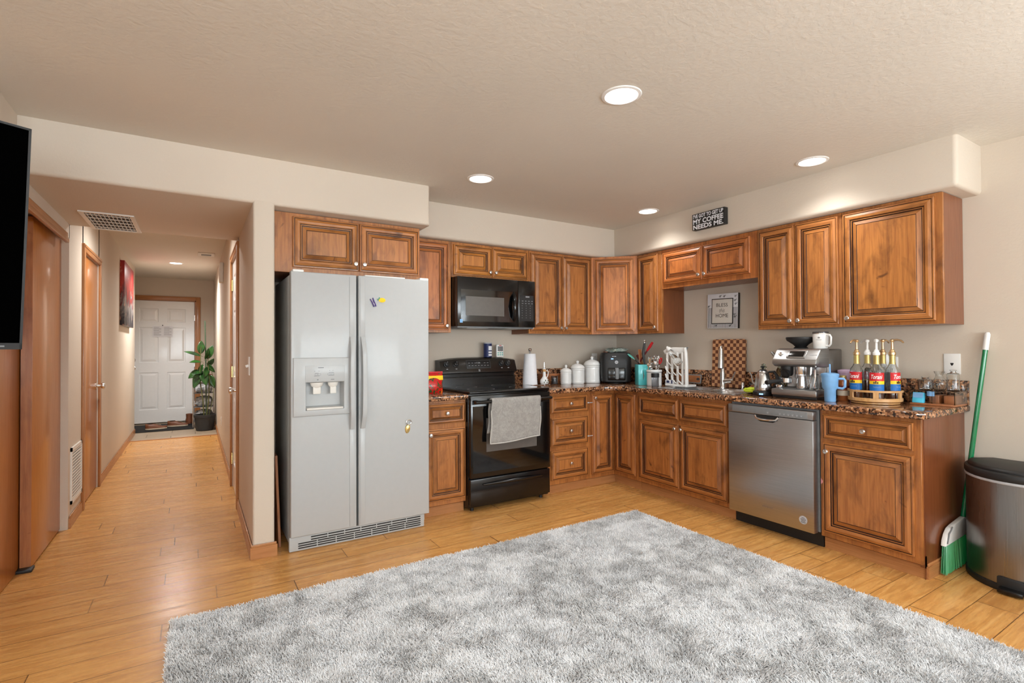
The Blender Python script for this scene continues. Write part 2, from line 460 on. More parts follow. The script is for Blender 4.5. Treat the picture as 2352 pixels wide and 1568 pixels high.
# ------------------------------------------------------------------ mesh helpers
class MB:
    def __init__(s):
        s.v = []; s.f = []; s.mi = []; s.gr = []; s.mats = []

    def _m(s, mat):
        mat = M[mat] if isinstance(mat, str) else mat
        if mat not in s.mats: s.mats.append(mat)
        return s.mats.index(mat)

    def add(s, verts, faces, mat, grain=2, T=None):
        n = len(s.v)
        s.v += [tuple(T @ Vector(p)) if T is not None else tuple(p) for p in verts]
        k = s._m(mat)
        for f in faces:
            s.f.append([n + i for i in f]); s.mi.append(k); s.gr.append(grain)
        return s

    def box(s, x0, x1, y0, y1, z0, z1, mat, bev=0.0, grain=2, T=None, seg=2):
        if x1 < x0: x0, x1 = x1, x0
        if y1 < y0: y0, y1 = y1, y0
        if z1 < z0: z0, z1 = z1, z0
        if bev <= 0:
            vs = [(x0, y0, z0), (x1, y0, z0), (x1, y1, z0), (x0, y1, z0), (x0, y0, z1), (x1, y0, z1), (x1, y1, z1), (x0, y1, z1)]
            fs = [(0, 3, 2, 1), (4, 5, 6, 7), (0, 1, 5, 4), (1, 2, 6, 5), (2, 3, 7, 6), (3, 0, 4, 7)]
            return s.add(vs, fs, mat, grain, T)
        bm = bmesh.new()
        bmesh.ops.create_cube(bm, size=1, matrix=Matrix.Translation(((x0 + x1) / 2, (y0 + y1) / 2, (z0 + z1) / 2)) @ Matrix.Diagonal((x1 - x0, y1 - y0, z1 - z0, 1)))
        bev = min(bev, (x1 - x0) * .49, (y1 - y0) * .49, (z1 - z0) * .49)
        bmesh.ops.bevel(bm, geom=bm.edges[:], offset=bev, segments=seg, profile=0.5, affect='EDGES')
        return s.frombm(bm, mat, grain, T)

    def frombm(s, bm, mat, grain=2, T=None):
        bm.verts.index_update()
        s.add([v.co.copy() for v in bm.verts], [[v.index for v in f.verts] for f in bm.faces], mat, grain, T)
        bm.free(); return s

    def lathe(s, prof, mat, c=(0, 0, 0), seg=24, T=None, capb=True, capt=True, sx=1, sy=1):
        vs = []; fs = []
        for r, z in prof:
            for i in range(seg):
                a = 2 * PI * i / seg
                vs.append((c[0] + r * sx * math.cos(a), c[1] + r * sy * math.sin(a), c[2] + z))
        n = len(prof)
        for j in range(n - 1):
            for i in range(seg):
                k = (i + 1) % seg
                fs.append((j * seg + i, j * seg + k, (j + 1) * seg + k, (j + 1) * seg + i))
        if capb and prof[0][0] > 1e-5: fs.append(tuple(reversed(range(seg))))
        if capt and prof[-1][0] > 1e-5: fs.append(tuple((n - 1) * seg + i for i in range(seg)))
        return s.add(vs, fs, mat, 2, T)

    def tube(s, pts, r, mat, seg=8, T=None, flat=None):
        pts = [Vector(p) for p in pts]
        rs = r if isinstance(r, (list, tuple)) else [r] * len(pts)
        vs = []; fs = []
        prev = None
        for i, p in enumerate(pts):
            d = (pts[min(i + 1, len(pts) - 1)] - pts[max(i - 1, 0)]).normalized()
            if prev is None:
                a = Vector((0, 0, 1)) if abs(d.z) < 0.9 else Vector((1, 0, 0))
                u = d.cross(a).normalized()
            else:
                u = (prev - d * prev.dot(d)).normalized()
            prev = u
            w_ = d.cross(u)
            for k in range(seg):
                an = 2 * PI * k / seg
                vs.append(p + rs[i] * (math.cos(an) * u + (flat or 1) * math.sin(an) * w_))
        for i in range(len(pts) - 1):
            for k in range(seg):
                q = (k + 1) % seg
                fs.append((i * seg + k, i * seg + q, (i + 1) * seg + q, (i + 1) * seg + k))
        fs.append(tuple(reversed(range(seg)))); fs.append(tuple((len(pts) - 1) * seg + k for k in range(seg)))
        return s.add(vs, fs, mat, 2, T)

    def prism(s, poly, z0, z1, mat, T=None, bev=0, scale_top=1.0):
        bm = bmesh.new()
        vs = [bm.verts.new((x, y, z0)) for x, y in poly]
        f = bm.faces.new(vs)
        ret = bmesh.ops.extrude_face_region(bm, geom=[f])
        nv = [e for e in ret['geom'] if isinstance(e, bmesh.types.BMVert)]
        cx = sum(p[0] for p in poly) / len(poly); cy = sum(p[1] for p in poly) / len(poly)
        for v in nv:
            v.co.z = z1
            v.co.x = cx + (v.co.x - cx) * scale_top; v.co.y = cy + (v.co.y - cy) * scale_top
        bmesh.ops.recalc_face_normals(bm, faces=bm.faces)
        if bev > 0:
            es = [e for e in bm.edges if abs(e.verts[0].co.z - e.verts[1].co.z) < 1e-6]
            bmesh.ops.bevel(bm, geom=es, offset=bev, segments=2, profile=0.5, affect='EDGES')
        return s.frombm(bm, mat, 2, T)

    def rings(s, x0, x1, z0, z1, prof, T=None, fill=None):
        """nested rectangular rings: prof = [(inset, out, material)], faces towards -y"""
        loops = []
        for ins, out, m in prof:
            loops.append([(x0 + ins, -out, z0 + ins), (x1 - ins, -out, z0 + ins), (x1 - ins, -out, z1 - ins), (x0 + ins, -out, z1 - ins)])
        for j in range(len(prof) - 1):
            for i in range(4):
                k = (i + 1) % 4
                s.add([loops[j][i], loops[j][k], loops[j + 1][k], loops[j + 1][i]], [(0, 1, 2, 3)], prof[j + 1][2], 0 if i % 2 == 0 else 2, T)
        s.add(loops[-1], [(0, 1, 2, 3)], fill or prof[-1][2], 2, T)
        return s

    def build(s, name, parent=None, sharp=38, smooth=True, color=None):
        me = bpy.data.meshes.new(name)
        me.from_pydata(s.v, [], s.f)
        for m in s.mats: me.materials.append(m)
        me.polygons.foreach_set('material_index', s.mi)
        uvl = me.uv_layers.new(name='UVMap')
        co = np.array(s.v, dtype=np.float32).reshape(-1, 3)
        li = np.empty(len(me.loops), dtype=np.int32); me.loops.foreach_get('vertex_index', li)
        g = np.repeat(np.array(s.gr), [len(f) for f in s.f])
        p = co[li]
        tot = p.sum(1)
        uu = p[np.arange(len(li)), g]
        uv = np.stack([uu, tot - uu + 0.013 * g], 1).astype(np.float32)
        uvl.data.foreach_set('uv', uv.ravel())
        if smooth:
            me.polygons.foreach_set('use_smooth', [True] * len(me.polygons))
        me.update(); me.validate()
        bm = bmesh.new(); bm.from_mesh(me)
        bmesh.ops.recalc_face_normals(bm, faces=bm.faces)
        bm.to_mesh(me); bm.free()
        if smooth: me.set_sharp_from_angle(angle=R(sharp))
        o = bpy.data.objects.new(name, me); C.objects.link(o)
        if parent: o.parent = parent
        if color: o.color = (*color, 1)
        return o


def tag(o, label=None, cat=None, group=None, kind=None):
    if label: o['label'] = label
    if cat: o['category'] = cat
    if group: o['group'] = group
    if kind: o['kind'] = kind
    return o


def thing(name, label, cat, loc=(0, 0, 0), rz=0.0, group=None):
    o = bpy.data.objects.new(name, None); C.objects.link(o)
    o.location = loc; o.rotation_euler = (0, 0, rz); o.empty_display_size = 0.05
    return tag(o, label, cat, group)


def place(o, loc, rz=0.0):
    o.location = loc; o.rotation_euler = (0, 0, rz); return o


def struct(mb, name, **k):
    o = mb.build(name, **k); o['kind'] = 'structure'; return o


def copy_tree(o, parent=None):
    c = o.copy(); C.objects.link(c)
    if parent: c.parent = parent
    for ch in list(o.children): copy_tree(ch, c)
    return c


def tr(x=0, y=0, z=0): return Matrix.Translation((x, y, z))
def rot(a, ax): return Matrix.Rotation(a, 4, ax)


def text_mesh(txt, width=None, height=None, shear=0.0, bold=0.0, ext=0.0005):
    """verts, faces of the text lying in the XZ plane, facing -y, centred on 0"""
    cu = bpy.data.curves.new('t', 'FONT'); cu.body = txt; cu.shear = shear; cu.offset = bold; cu.extrude = 0; cu.resolution_u = 3
    o = bpy.data.objects.new('t', cu); C.objects.link(o)
    bpy.context.view_layer.update()
    me = bpy.data.meshes.new_from_object(o)
    co = np.array([v.co[:] for v in me.vertices]) if len(me.vertices) else np.zeros((1, 3))
    lo, hi = co.min(0), co.max(0); c = (lo + hi) / 2; sz = hi - lo
    kx = width / sz[0] if width else height / sz[1]
    kz = height / sz[1] if height else kx
    vs = [((p[0] - c[0]) * kx, 0, (p[1] - c[1]) * kz) for p in co]
    fs = [list(p.vertices) for p in me.polygons]
    bpy.data.objects.remove(o); bpy.data.curves.remove(cu); bpy.data.meshes.remove(me)
    return vs, fs


def lettering(lines, parent, mat, T, name='lettering'):
    """lines: (text, cx, cz, width, height, shear, bold)"""
    mb = MB()
    for (tx, cx, cz, w_, h_, sh, bo) in lines:
        vs, fs = text_mesh(tx, w_, h_, sh, bo)
        mb.add(vs, fs, mat, 2, T @ tr(cx, 0, cz))
    me_o = mb.build(name, parent, smooth=False)
    return me_o


def blob(w_, d_, h_, seed, mat, T=None, amp=0.25, nu=28, nv=14, freq=3.0, sq=0.55):
    """crumpled, flattish cloth lump"""
    mb = MB(); vs = []; fs = []
    for j in range(nv + 1):
        ph = -PI / 2 + PI * j / nv
        for i in range(nu):
            th = 2 * PI * i / nu
            f = lambda t: math.copysign(abs(t) ** sq, t)
            x = f(math.cos(ph)) * f(math.cos(th)); y = f(math.cos(ph)) * f(math.sin(th)); z = f(math.sin(ph))
            k = 1 + amp * noise.noise(Vector((x * freq + seed, y * freq, z * freq)))
            zz = z * (1 + amp * 1.4 * noise.noise(Vector((x * freq * 1.3, y * freq * 1.3 + seed, 4))))
            vs.append((x * k * w_ / 2, y * k * d_ / 2, max(0, (zz + 1) / 2 * h_)))
    for j in range(nv):
        for i in range(nu):
            q = (i + 1) % nu
            fs.append((j * nu + i, j * nu + q, (j + 1) * nu + q, (j + 1) * nu + i))
    mb.add(vs, fs, mat, 2, T)
    return mb

# ------------------------------------------------------------------ the room
HC = 2.426      # kitchen ceiling
HH = 2.47       # hall ceiling
SB = 2.142      # underside of soffits and beam
XL = -4.67      # left wall / hall left wall
XP = -3.62      # hall right wall
YF = -0.7155    # face of the beam and of the pillar

mb = MB(); mb.box(-7.1, 0.1, -6.6, 4.54, -0.08, 0, 'floor'); struct(mb, 'floor', smooth=False)
mb = MB(); mb.box(-5.9, -3.55, 4.54, 6.5, -0.08, 0.0, 'tile'); struct(mb, 'floor_foyer', smooth=False)
mb = MB(); mb.box(-7.1, 0.1, -6.6, YF + 0.06, HC, HC + 0.1, 'ceiling'); mb.box(-3.56, 0.1, YF + 0.06, 0.1, HC, HC + 0.1, 'ceiling')
struct(mb, 'ceiling', smooth=False)
mb = MB(); mb.box(-5.9, -3.55, 0.5, 6.5, HH, HH + 0.1, 'ceiling'); struct(mb, 'ceiling_hall', smooth=False)

mb = MB(); mb.box(-3.5, 0.12, 0, 0.12, 0, HC + 0.05, 'wall'); struct(mb, 'wall_back', smooth=False)
mb = MB(); mb.box(0, 0.12, -6.6, -5.95, 0, HC + 0.05, 'wall'); mb.box(0, 0.12, -4.45, 0, 0, HC + 0.05, 'wall')
mb.box(0, 0.12, -5.95, -4.45, 0, 0.8, 'wall'); mb.box(0, 0.12, -5.95, -4.45, 2.2, HC + 0.05, 'wall'); struct(mb, 'wall_right', smooth=False)
# soffit over the right-hand cabinets and over the back wall, rounded corners
mb = MB()
mb.box(-0.356, 0.04, -3.064, 0.04, SB, HC + 0.06, 'wall', bev=0.024, seg=4)
mb.box(-2.52, -0.2, -0.356, 0.04, SB, HC + 0.06, 'wall', bev=0.024, seg=4)
struct(mb, 'trim_1')
# beam across the hall opening and over the refrigerator
bm = bmesh.new()
pts = [(XL - 0.05, YF), (XP - 0.0, YF), (-2.477, YF), (-2.477, 0.04), (XP, 0.04), (XP, 0.57), (XL - 0.05, 0.57)]
f = bm.faces.new([bm.verts.new((x, y, SB)) for x, y in pts])
for e in bmesh.ops.extrude_face_region(bm, geom=[f])['geom']:
    if isinstance(e, bmesh.types.BMVert): e.co.z = HC + 0.12
if not any(all(abs(v.co.z - SB) < 1e-6 for v in q.verts) for q in bm.faces): bm.faces.new([v for v in bm.verts if v.co.z == SB])
bmesh.ops.recalc_face_normals(bm, faces=bm.faces)
es = [e for e in bm.edges if (abs(e.verts[0].co.y - YF) < 1e-4 and abs(e.verts[1].co.y - YF) < 1e-4 and (max(v.co.z for v in e.verts) < SB + .01 or (e.verts[0].co.x > -2.5 and e.verts[1].co.x > -2.5)))]
bmesh.ops.bevel(bm, geom=es, offset=0.02, segments=4, profile=0.5, affect='EDGES')
mb = MB(); mb.frombm(bm, 'wall')
struct(mb, 'trim_2')
# wall between hall and kitchen, with its rounded end as the pillar and the door opening
mb = MB()
mb.box(XP, -3.50, YF, 0.47, 0, SB + 0.03, 'wall', bev=0.014, seg=3)
mb.box(XP, -3.50, 0.42, 0.47, 0, HH + 0.03, 'wall')
mb.box(XP, -3.50, 1.21, 6.42, 0, HH + 0.03, 'wall')
mb.box(XP, -3.50, 0.47, 1.21, 2.05, HH + 0.03, 'wall')
struct(mb, 'wall_hall_right')
# left wall: closet opening, linen door opening
mb = MB()
mb.box(XL - 0.12, XL, -1.12, 0.56, 2.045, SB + 0.02, 'wall')
mb.box(XL - 0.12, XL, -1.12, YF + 0.03, SB + 0.02, HC + 0.05, 'wall')
mb.box(XL - 0.12, XL, 0.545, 1.09, 0, HH + 0.03, 'wall')
mb.box(XL - 0.12, XL, 1.86, 5.27, 0, HH + 0.03, 'wall')
mb.box(XL - 0.12, XL, 1.05, 1.9, 2.035, HH + 0.03, 'wall')
struct(mb, 'wall_left')
mb = MB()
mb.box(-5.6, XL - 0.1, -1.22, -1.12, 0, HC + 0.05, 'wall'); mb.box(-7.1, -5.55, -1.22, -1.12, 0, HC + 0.05, 'wall')
struct(mb, 'wall_living', smooth=False)
mb = MB()
mb.box(-5.45, -5.35, -1.12, 5.15, 0, HH, 'wall')
mb.box(-5.45, XL - 0.1, 0.62, 0.7, 0, HH, 'wall'); mb.box(-5.9, XL - 0.1, 5.15, 5.25, 0, HH, 'wall'); mb.box(-5.9, -5.8, 5.25, 6.5, 0, HH, 'wall')
struct(mb, 'wall_closet', smooth=False)
mb = MB()
mb.box(-5.9, -4.86, 6.40, 6.5, 0, HH, 'wall'); mb.box(-3.89, -3.5, 6.40, 6.5, 0, HH, 'wall'); mb.box(-4.86, -3.89, 6.40, 6.5, 2.1, HH, 'wall')
mb.box(-4.9, -3.85, 6.47, 6.5, 0, 2.2, 'wall')  # added unseen block behind the front door, stops outside light leaking in
struct(mb, 'wall_foyer', smooth=False)


def wall_x(name, y0, y1, x0, x1, holes):
    """wall running along x with window holes (hx0, hx1, z0, z1)"""
    mb = MB(); x = x0
    for hx0, hx1, z0, z1 in holes:
        mb.box(x, hx0, y0, y1, 0, HC + 0.05, 'wall'); mb.box(hx0, hx1, y0, y1, 0, z0, 'wall'); mb.box(hx0, hx1, y0, y1, z1, HC + 0.05, 'wall'); x = hx1
    mb.box(x, x1, y0, y1, 0, HC + 0.05, 'wall')
    return struct(mb, name, smooth=False)


wall_x('wall_front', -6.6, -6.5, -7.1, 0.12, [(-5.65, -3.75, 0.8, 2.2), (-2.85, -0.55, 0.8, 2.2)])
mb = MB()
mb.box(-7.1, -7.0, -6.5, -5.45, 0, HC + 0.05, 'wall'); mb.box(-7.1, -7.0, -3.75, -1.12, 0, HC + 0.05, 'wall')
mb.box(-7.1, -7.0, -5.45, -3.75, 0, 0.8, 'wall'); mb.box(-7.1, -7.0, -5.45, -3.75, 2.2, HC + 0.05, 'wall')
struct(mb, 'wall_living_left', smooth=False)


def window(name, T, w_, h_):
    t = bpy.data.objects.new(name, None); C.objects.link(t); t['kind'] = 'structure'; t.matrix_world = T
    mb = MB()
    for x in (-w_ / 2, -0.02, w_ / 2 - 0.04): mb.box(x, x + 0.04, -0.02, 0.04, 0, h_, 'white')
    for z in (0, h_ - 0.04): mb.box(-w_ / 2, w_ / 2, -0.02, 0.04, z, z + 0.04, 'white')
    mb.build('window_frame', t)
    g = MB(); g.box(-w_ / 2 + 0.04, w_ / 2 - 0.04, 0.01, 0.015, 0.04, h_ - 0.04, 'clear'); g.build('pane', t)


window('window_1', tr(-1.7, -6.56, 0.8), 2.3, 1.4)
window('window_2', tr(-4.7, -6.56, 0.8), 1.9, 1.4)
window('window_3', tr(-7.06, -4.6, 0.8) @ rot(R(90), 'Z'), 1.7, 1.4)
window('window_4', tr(0.08, -5.2, 0.8) @ rot(R(90), 'Z'), 1.5, 1.4)


# oak baseboards
def base_prof(mb, x0, x1, y0, y1, h=0.085):
    mb.box(x0, x1, y0, y1, 0, h - 0.015, 'oak', grain=1 if abs(y1 - y0) > abs(x1 - x0) else 0)
    k = 0.004
    gx = 1 if abs(y1 - y0) > abs(x1 - x0) else 0
    mb.box(x0 + k, x1 - k, y0 + k, y1 - k, h - 0.016, h, 'oak', bev=0.003, grain=gx)


mb = MB(); base_prof(mb, XP - 0.014, -3.486, YF - 0.014, YF + 0.002); base_prof(mb, XP - 0.014, XP + 0.002, YF, 0.40); base_prof(mb, XP - 0.012, XP + 0.002, 1.29, 6.39)
struct(mb, 'baseboard_hall_right')
mb = MB(); base_prof(mb, XL - 0.002, XL + 0.012, 0.57, 1.02); base_prof(mb, XL - 0.002, XL + 0.012, 1.94, 5.27)
struct(mb, 'baseboard_hall_left')
mb = MB(); base_prof(mb, -0.012, 0.002, -6.5, -3.0); struct(mb, 'baseboard_right')
mb = MB(); mb.box(XL - 0.002, XP + 0.002, 4.515, 4.565, 0, 0.006, 'oak', grain=0); struct(mb, 'trim_3')


# ------------------------------------------------------------------ doors of the hall
def casing(mb, y0, y1, ztop, xw, sgn, w_=0.062):
    """casing around an opening y0..y1 in a wall at xw; sgn = direction out of the wall"""
    a, b = xw - 0.001 * sgn, xw + 0.018 * sgn
    c = xw + 0.011 * sgn
    for ya, yb in ((y0 - w_, y0), (y1, y1 + w_)):
        mb.box(a, b, ya, yb, 0, ztop + w_, 'oak', bev=0.004)
    mb.box(a, b, y0, y1, ztop, ztop + w_, 'oak', bev=0.004, grain=1)
    mb.box(a, c + 0.012 * sgn, y0 - w_ * .8, y1 + w_ * .8, ztop + w_ * .55, ztop + w_ * .8, 'oak', bev=0.003, grain=1)


def knob_round(parent, T, mat='nickel', name='door_knob'):
    mb = MB()
    mb.lathe([(0.032, 0), (0.032, 0.006), (0.014, 0.012), (0.012, 0.03), (0.022, 0.04), (0.029, 0.052), (0.027, 0.064), (0.015, 0.07), (0, 0.071)], mat, T=T, seg=20)
    return mb.build(name, parent)


def hinge(parent, T, mat='nickel', h=0.09):
    mb = MB(); mb.tube([(0, 0, -h / 2), (0, 0, h / 2)], 0.006, mat, 8, T=T); mb.box(-0.004, 0.004, -0.016, 0.016, -h / 2, h / 2, mat, T=T)
    return mb.build('hinge', parent)


# linen closet door (left hall wall)
t = bpy.data.objects.new('door_1', None); C.objects.link(t); t['kind'] = 'structure'
mb = MB(); casing(mb, 1.09, 1.86, 2.035, XL, 1)
mb.build('casing', t)
mb = MB(); mb.box(XL - 0.045, XL - 0.008, 1.095, 1.855, 0.01, 2.03, 'closet', bev=0.002); mb.build('door_panel', t)
knob_round(t, tr(XL - 0.008, 1.785, 0.93) @ rot(R(90), 'Y'))
for z in (1.82, 1.04, 0.26): hinge(t, tr(XL + 0.001, 1.10, z))
# hall right door, white six panel
PANELS = [(0.13, 0.395, 1.69, 1.92), (0.52, 0.785, 1.69, 1.92), (0.13, 0.395, 1.01, 1.60), (0.52, 0.785, 1.01, 1.60), (0.13, 0.395, 0.22, 0.84), (0.52, 0.785, 0.22, 0.84)]


def six_panel(mb, w_, h_, mat='door_white', th=0.04, T=None):
    """door leaf in the XZ plane facing -y, origin lower left, real recessed moulding"""
    kx, kz = w_ / 0.915, h_ / 2.05
    ps = [(a * kx, b * kx, c * kz, d * kz) for a, b, c, d in PANELS]
    xs = sorted({0, w_} | {p[0] for p in ps} | {p[1] for p in ps}); zs = sorted({0, h_} | {p[2] for p in ps} | {p[3] for p in ps})
    for i in range(len(xs) - 1):
        for j in range(len(zs) - 1):
            mx, mz = (xs[i] + xs[i + 1]) / 2, (zs[j] + zs[j + 1]) / 2
            if any(p[0] < mx < p[1] and p[2] < mz < p[3] for p in ps): continue
            mb.add([(xs[i], 0, zs[j]), (xs[i + 1], 0, zs[j]), (xs[i + 1], 0, zs[j + 1]), (xs[i], 0, zs[j + 1])], [(0, 1, 2, 3)], mat, 2, T)
    for p in ps:
        mb.rings(*p, [(0, 0, mat), (0.006, -0.009, mat), (0.018, -0.009, mat), (0.05, -0.001, mat)], T=T)
    mb.box(0, w_, 0.012, th, 0, h_, mat, T=T)
    for a, b, c, d in ((0, 0.0005, 0, h_), (w_ - 0.0005, w_, 0, h_)): mb.box(a, b, 0, 0.012, c, d, mat, T=T)


t = bpy.data.objects.new('door_2', None); C.objects.link(t); t['kind'] = 'structure'
mb = MB(); casing(mb, 0.47, 1.21, 2.05, XP, -1); mb.build('casing', t)
mb = MB(); six_panel(mb, 0.73, 2.04, T=tr(XP + 0.004, 1.205, 0.008) @ rot(R(-90), 'Z')); mb.build('door_panel', t)
knob_round(t, tr(XP + 0.004, 0.54, 0.925) @ rot(R(-90), 'Y'), 'nickel')
for z in (1.84, 1.05, 0.26): hinge(t, tr(XP - 0.004, 1.205, z), 'brass', 0.1)
# front door
t = bpy.data.objects.new('door_3', None); C.objects.link(t); t['kind'] = 'structure'
mb = MB()
for a, b in ((-4.93, -4.86), (-3.89, -3.825)): mb.box(a, b, 6.378, 6.402, 0, 2.165, 'oak', bev=0.004)
mb.box(-4.86, -3.89, 6.378, 6.402, 2.10, 2.165, 'oak', bev=0.004, grain=0)
mb.box(-4.86, -4.835, 6.40, 6.46, 0, 2.10, 'oak'); mb.box(-3.91, -3.89, 6.40, 6.46, 0, 2.10, 'oak'); mb.box(-4.86, -3.89, 6.40, 6.46, 2.085, 2.10, 'oak', grain=0)
mb.build('casing', t)
mb = MB(); six_panel(mb, 0.915, 2.06, T=tr(-4.83, 6.41, 0.02)); mb.build('door_panel', t)
knob_round(t, tr(-4.775, 6.41, 0.945) @ rot(R(90), 'X'))
mb = MB(); mb.lathe([(0.03, 0), (0.032, 0.01), (0.024, 0.02), (0.0, 0.022)], 'nickel', T=tr(-4.775, 6.41, 1.08) @ rot(R(90), 'X')); mb.build('deadbolt', t)
for z in (1.80, 1.0, 0.3): hinge(t, tr(-3.912, 6.408, z), 'nickel', 0.1)
# bypass closet doors
t = bpy.data.objects.new('door_4', None); C.objects.link(t); t['kind'] = 'structure'
mb = MB(); mb.box(XL - 0.002, XL + 0.02, -1.1, 0.43, 1.992, 2.02, 'oak', bev=0.004, grain=1); mb.box(XL - 0.002, XL + 0.013, -1.1, 0.43, 2.018, 2.062, 'oak', bev=0.005, grain=1)
mb.build('header_trim', t)
mb = MB(); mb.box(-4.763, -4.712, -0.19, 0.548, 0.012, 2.03, 'closet', bev=0.002); mb.build('door_panel', t)
mb = MB(); mb.box(-4.762, -4.713, -0.1925, -0.1895, 0.02, 2.0, 'woodmid'); mb.build('edge_strip', t)
mb = MB(); mb.box(-4.815, -4.768, -1.12, -0.09, 0.004, 2.03, 'closet', bev=0.002); mb.build('door_panel', t)
mb = MB(); mb.box(-4.80, -4.70, -0.24, -0.17, 0, 0.018, 'blackmatte', bev=0.003); mb.build('floor_guide', t)

# ------------------------------------------------------------------ ceiling fixtures
def can_light(x, y, z, label, group='recessed ceiling lights', power=CAN_W):
    t = thing('recessed_light', label, 'ceiling light', (x, y, z), group=group)
    mb = MB(); mb.lathe([(0.072, -0.001), (0.077, -0.006), (0.090, -0.004), (0.093, 0.0)], 'white', seg=40, capb=False, capt=False); mb.build('trim_ring', t)
    mb = MB(); mb.lathe([(0.0, -0.0015), (0.0725, -0.0015)], 'lamp', seg=40, capb=False, capt=False); mb.build('diffuser', t)
    l = bpy.data.lights.new('lamp', 'SPOT'); l.energy = power * 3.2; l.color = WARM; l.shadow_soft_size = 0.07
    l.spot_size = R(165 if z > 2.45 else 134); l.spot_blend = 1.0
    o = bpy.data.objects.new('lamp', l); C.objects.link(o); o.parent = t; o.location = (0, 0, -0.03)
    return t


can_light(-2.24, -2.42, HC, 'largest round recessed light in the middle of the ceiling, nearest the viewer')
can_light(-2.243, -1.05, HC, 'round recessed ceiling light above the microwave and range')
can_light(-0.608, -2.42, HC, 'round recessed ceiling light above the dishwasher, near the soffit end')
can_light(-0.606, -1.04, HC, 'small round recessed ceiling light near the corner, above the coffee sign')
can_light(-4.14, 4.46, HH, 'round ceiling light in the hallway near the front door', 'hall ceiling light', 76)
can_light(-4.14, 1.25, HH, 'round hall ceiling light hidden behind the beam', 'hall ceiling light', 32)
can_light(-2.24, -3.79, HC, 'unseen recessed light added behind the viewpoint')  # this lamp and the next are added out of view for fill
can_light(-4.6, -3.79, HC, 'unseen recessed light added over the living area')

t = thing('ceiling_vent', 'large white ceiling return vent with dark slats over the hall opening', 'vent', (-4.405, 0.313, SB))
mb = MB()
for a, b, c, d in ((-0.145, 0.145, -0.283, -0.258), (-0.145, 0.145, 0.258, 0.283), (-0.145, -0.12, -0.26, 0.26), (0.12, 0.145, -0.26, 0.26)):
    mb.box(a, b, c, d, -0.008, 0.0005, 'offwhite')
mb.build('frame', t)
mb = MB(); mb.box(-0.12, 0.12, -0.26, 0.26, -0.001, 0.0005, 'dark'); mb.build('duct_opening', t)
mb = MB()
for i in range(11):
    x = -0.11 + i * 0.022; mb.box(x - 0.0015, x + 0.0015, -0.258, 0.258, -0.007, -0.001, 'offwhite')
for i in range(5):
    y = -0.2 + i * 0.1; mb.box(-0.12, 0.12, y - 0.004, y + 0.004, -0.0065, -0.001, 'offwhite')
mb.build('slats', t)
t = thing('ceiling_vent', 'small white rectangular supply vent on the hallway ceiling', 'vent', (-3.79, 3.45, HH))
mb = MB(); mb.box(-0.09, 0.09, -0.12, 0.12, -0.012, 0.0005, 'offwhite', bev=0.004); mb.build('frame', t)
mb = MB(); mb.box(-0.055, 0.055, -0.06, 0.06, -0.0135, -0.0115, 'grey'); mb.build('grille', t)
t = thing('wall_vent', 'white louvred return grille low on the left hall wall', 'vent', (XL, 0.82, 0.355))
mb = MB()
for a, b, c, d in ((-0.2, 0.2, -0.2, -0.175), (-0.2, 0.2, 0.175, 0.2), (-0.2, -0.175, -0.2, 0.2), (0.175, 0.2, -0.2, 0.2)):
    mb.box(-0.0005, 0.01, a, b, c, d, 'offwhite')
mb.build('frame', t)
mb = MB(); mb.box(-0.0005, 0.001, -0.18, 0.18, -0.18, 0.18, 'inkgrey'); mb.build('backing', t)
mb = MB()
for i in range(16):
    z = -0.165 + i * 0.022; mb.box(0.001, 0.008, -0.176, 0.176, z - 0.005, z + 0.004, 'offwhite')
mb.build('louvres', t)
t = thing('door_chime', 'white door chime box high on the right hall wall', 'chime', (XP, 2.96, 2.18))
mb = MB(); mb.box(-0.045, 0.0005, -0.07, 0.07, -0.12, 0.12, 'offwhite', bev=0.012); mb.build('cover', t)
mb = MB(); mb.box(-0.047, -0.044, -0.04, 0.04, -0.1, 0.1, 'white', bev=0.001); mb.build('front_panel', t)


def plate(name, label, cat, T, w_=0.074, h_=0.118, kind='outlet'):
    t = thing(name, label, cat); t.matrix_world = T
    mb = MB(); mb.box(-w_ / 2, w_ / 2, -0.006, 0.0005, -h_ / 2, h_ / 2, 'white', bev=0.003); mb.build('plate', t)
    if kind == 'outlet':
        for z in (-0.021, 0.021):
            mb = MB(); mb.box(-0.014, 0.014, -0.009, -0.005, z - 0.014, z + 0.014, 'offwhite', bev=0.004)
            for x in (-0.006, 0.006): mb.box(x - 0.001, x + 0.001, -0.0096, -0.0088, z - 0.003, z + 0.006, 'dark')
            mb.build('socket', t)
    elif kind == 'switch':
        mb = MB(); mb.box(-0.005, 0.005, -0.022, -0.004, -0.004, 0.012, 'white', bev=0.002, T=rot(R(20), 'X')); mb.build('toggle', t)
    elif kind == 'phone':
        mb = MB(); mb.add([(-0.008, -0.0065, 0.002), (0.008, -0.0065, 0.002), (0.006, -0.0065, -0.005), (0, -0.0065, -0.012), (-0.006, -0.0065, -0.005)], [(0, 1, 2, 3, 4)], 'dark'); mb.box(-0.008, 0.008, -0.007, -0.0062, 0.001, 0.006, 'dark'); mb.build('jack', t)
    return t


# local -y faces the room: right wall -> room is -x : rotate -90
RW = rot(R(-90), 'Z')
plate('light_switch', 'white toggle switch plate on the side of the pillar', 'light switch', tr(XP, -0.49, 1.15) @ RW, kind='switch')
plate('wall_outlet', 'white outlet plate low on the right hall wall', 'outlet', tr(XP, 3.4, 0.33) @ RW)
plate('wall_outlet', 'white outlet plate above the large canister, cord plugged in', 'outlet', tr(-0.318, 0, 1.135))
plate('phone_jack', 'white wall plate with one dark jack above the glass bottles', 'wall plate', tr(0, -2.917, 1.148) @ RW, 0.082, 0.125, 'phone')
plate('wall_outlet', 'white outlet plate on the right wall behind the syrup bottles', 'outlet', tr(0, -2.598, 1.13) @ RW)

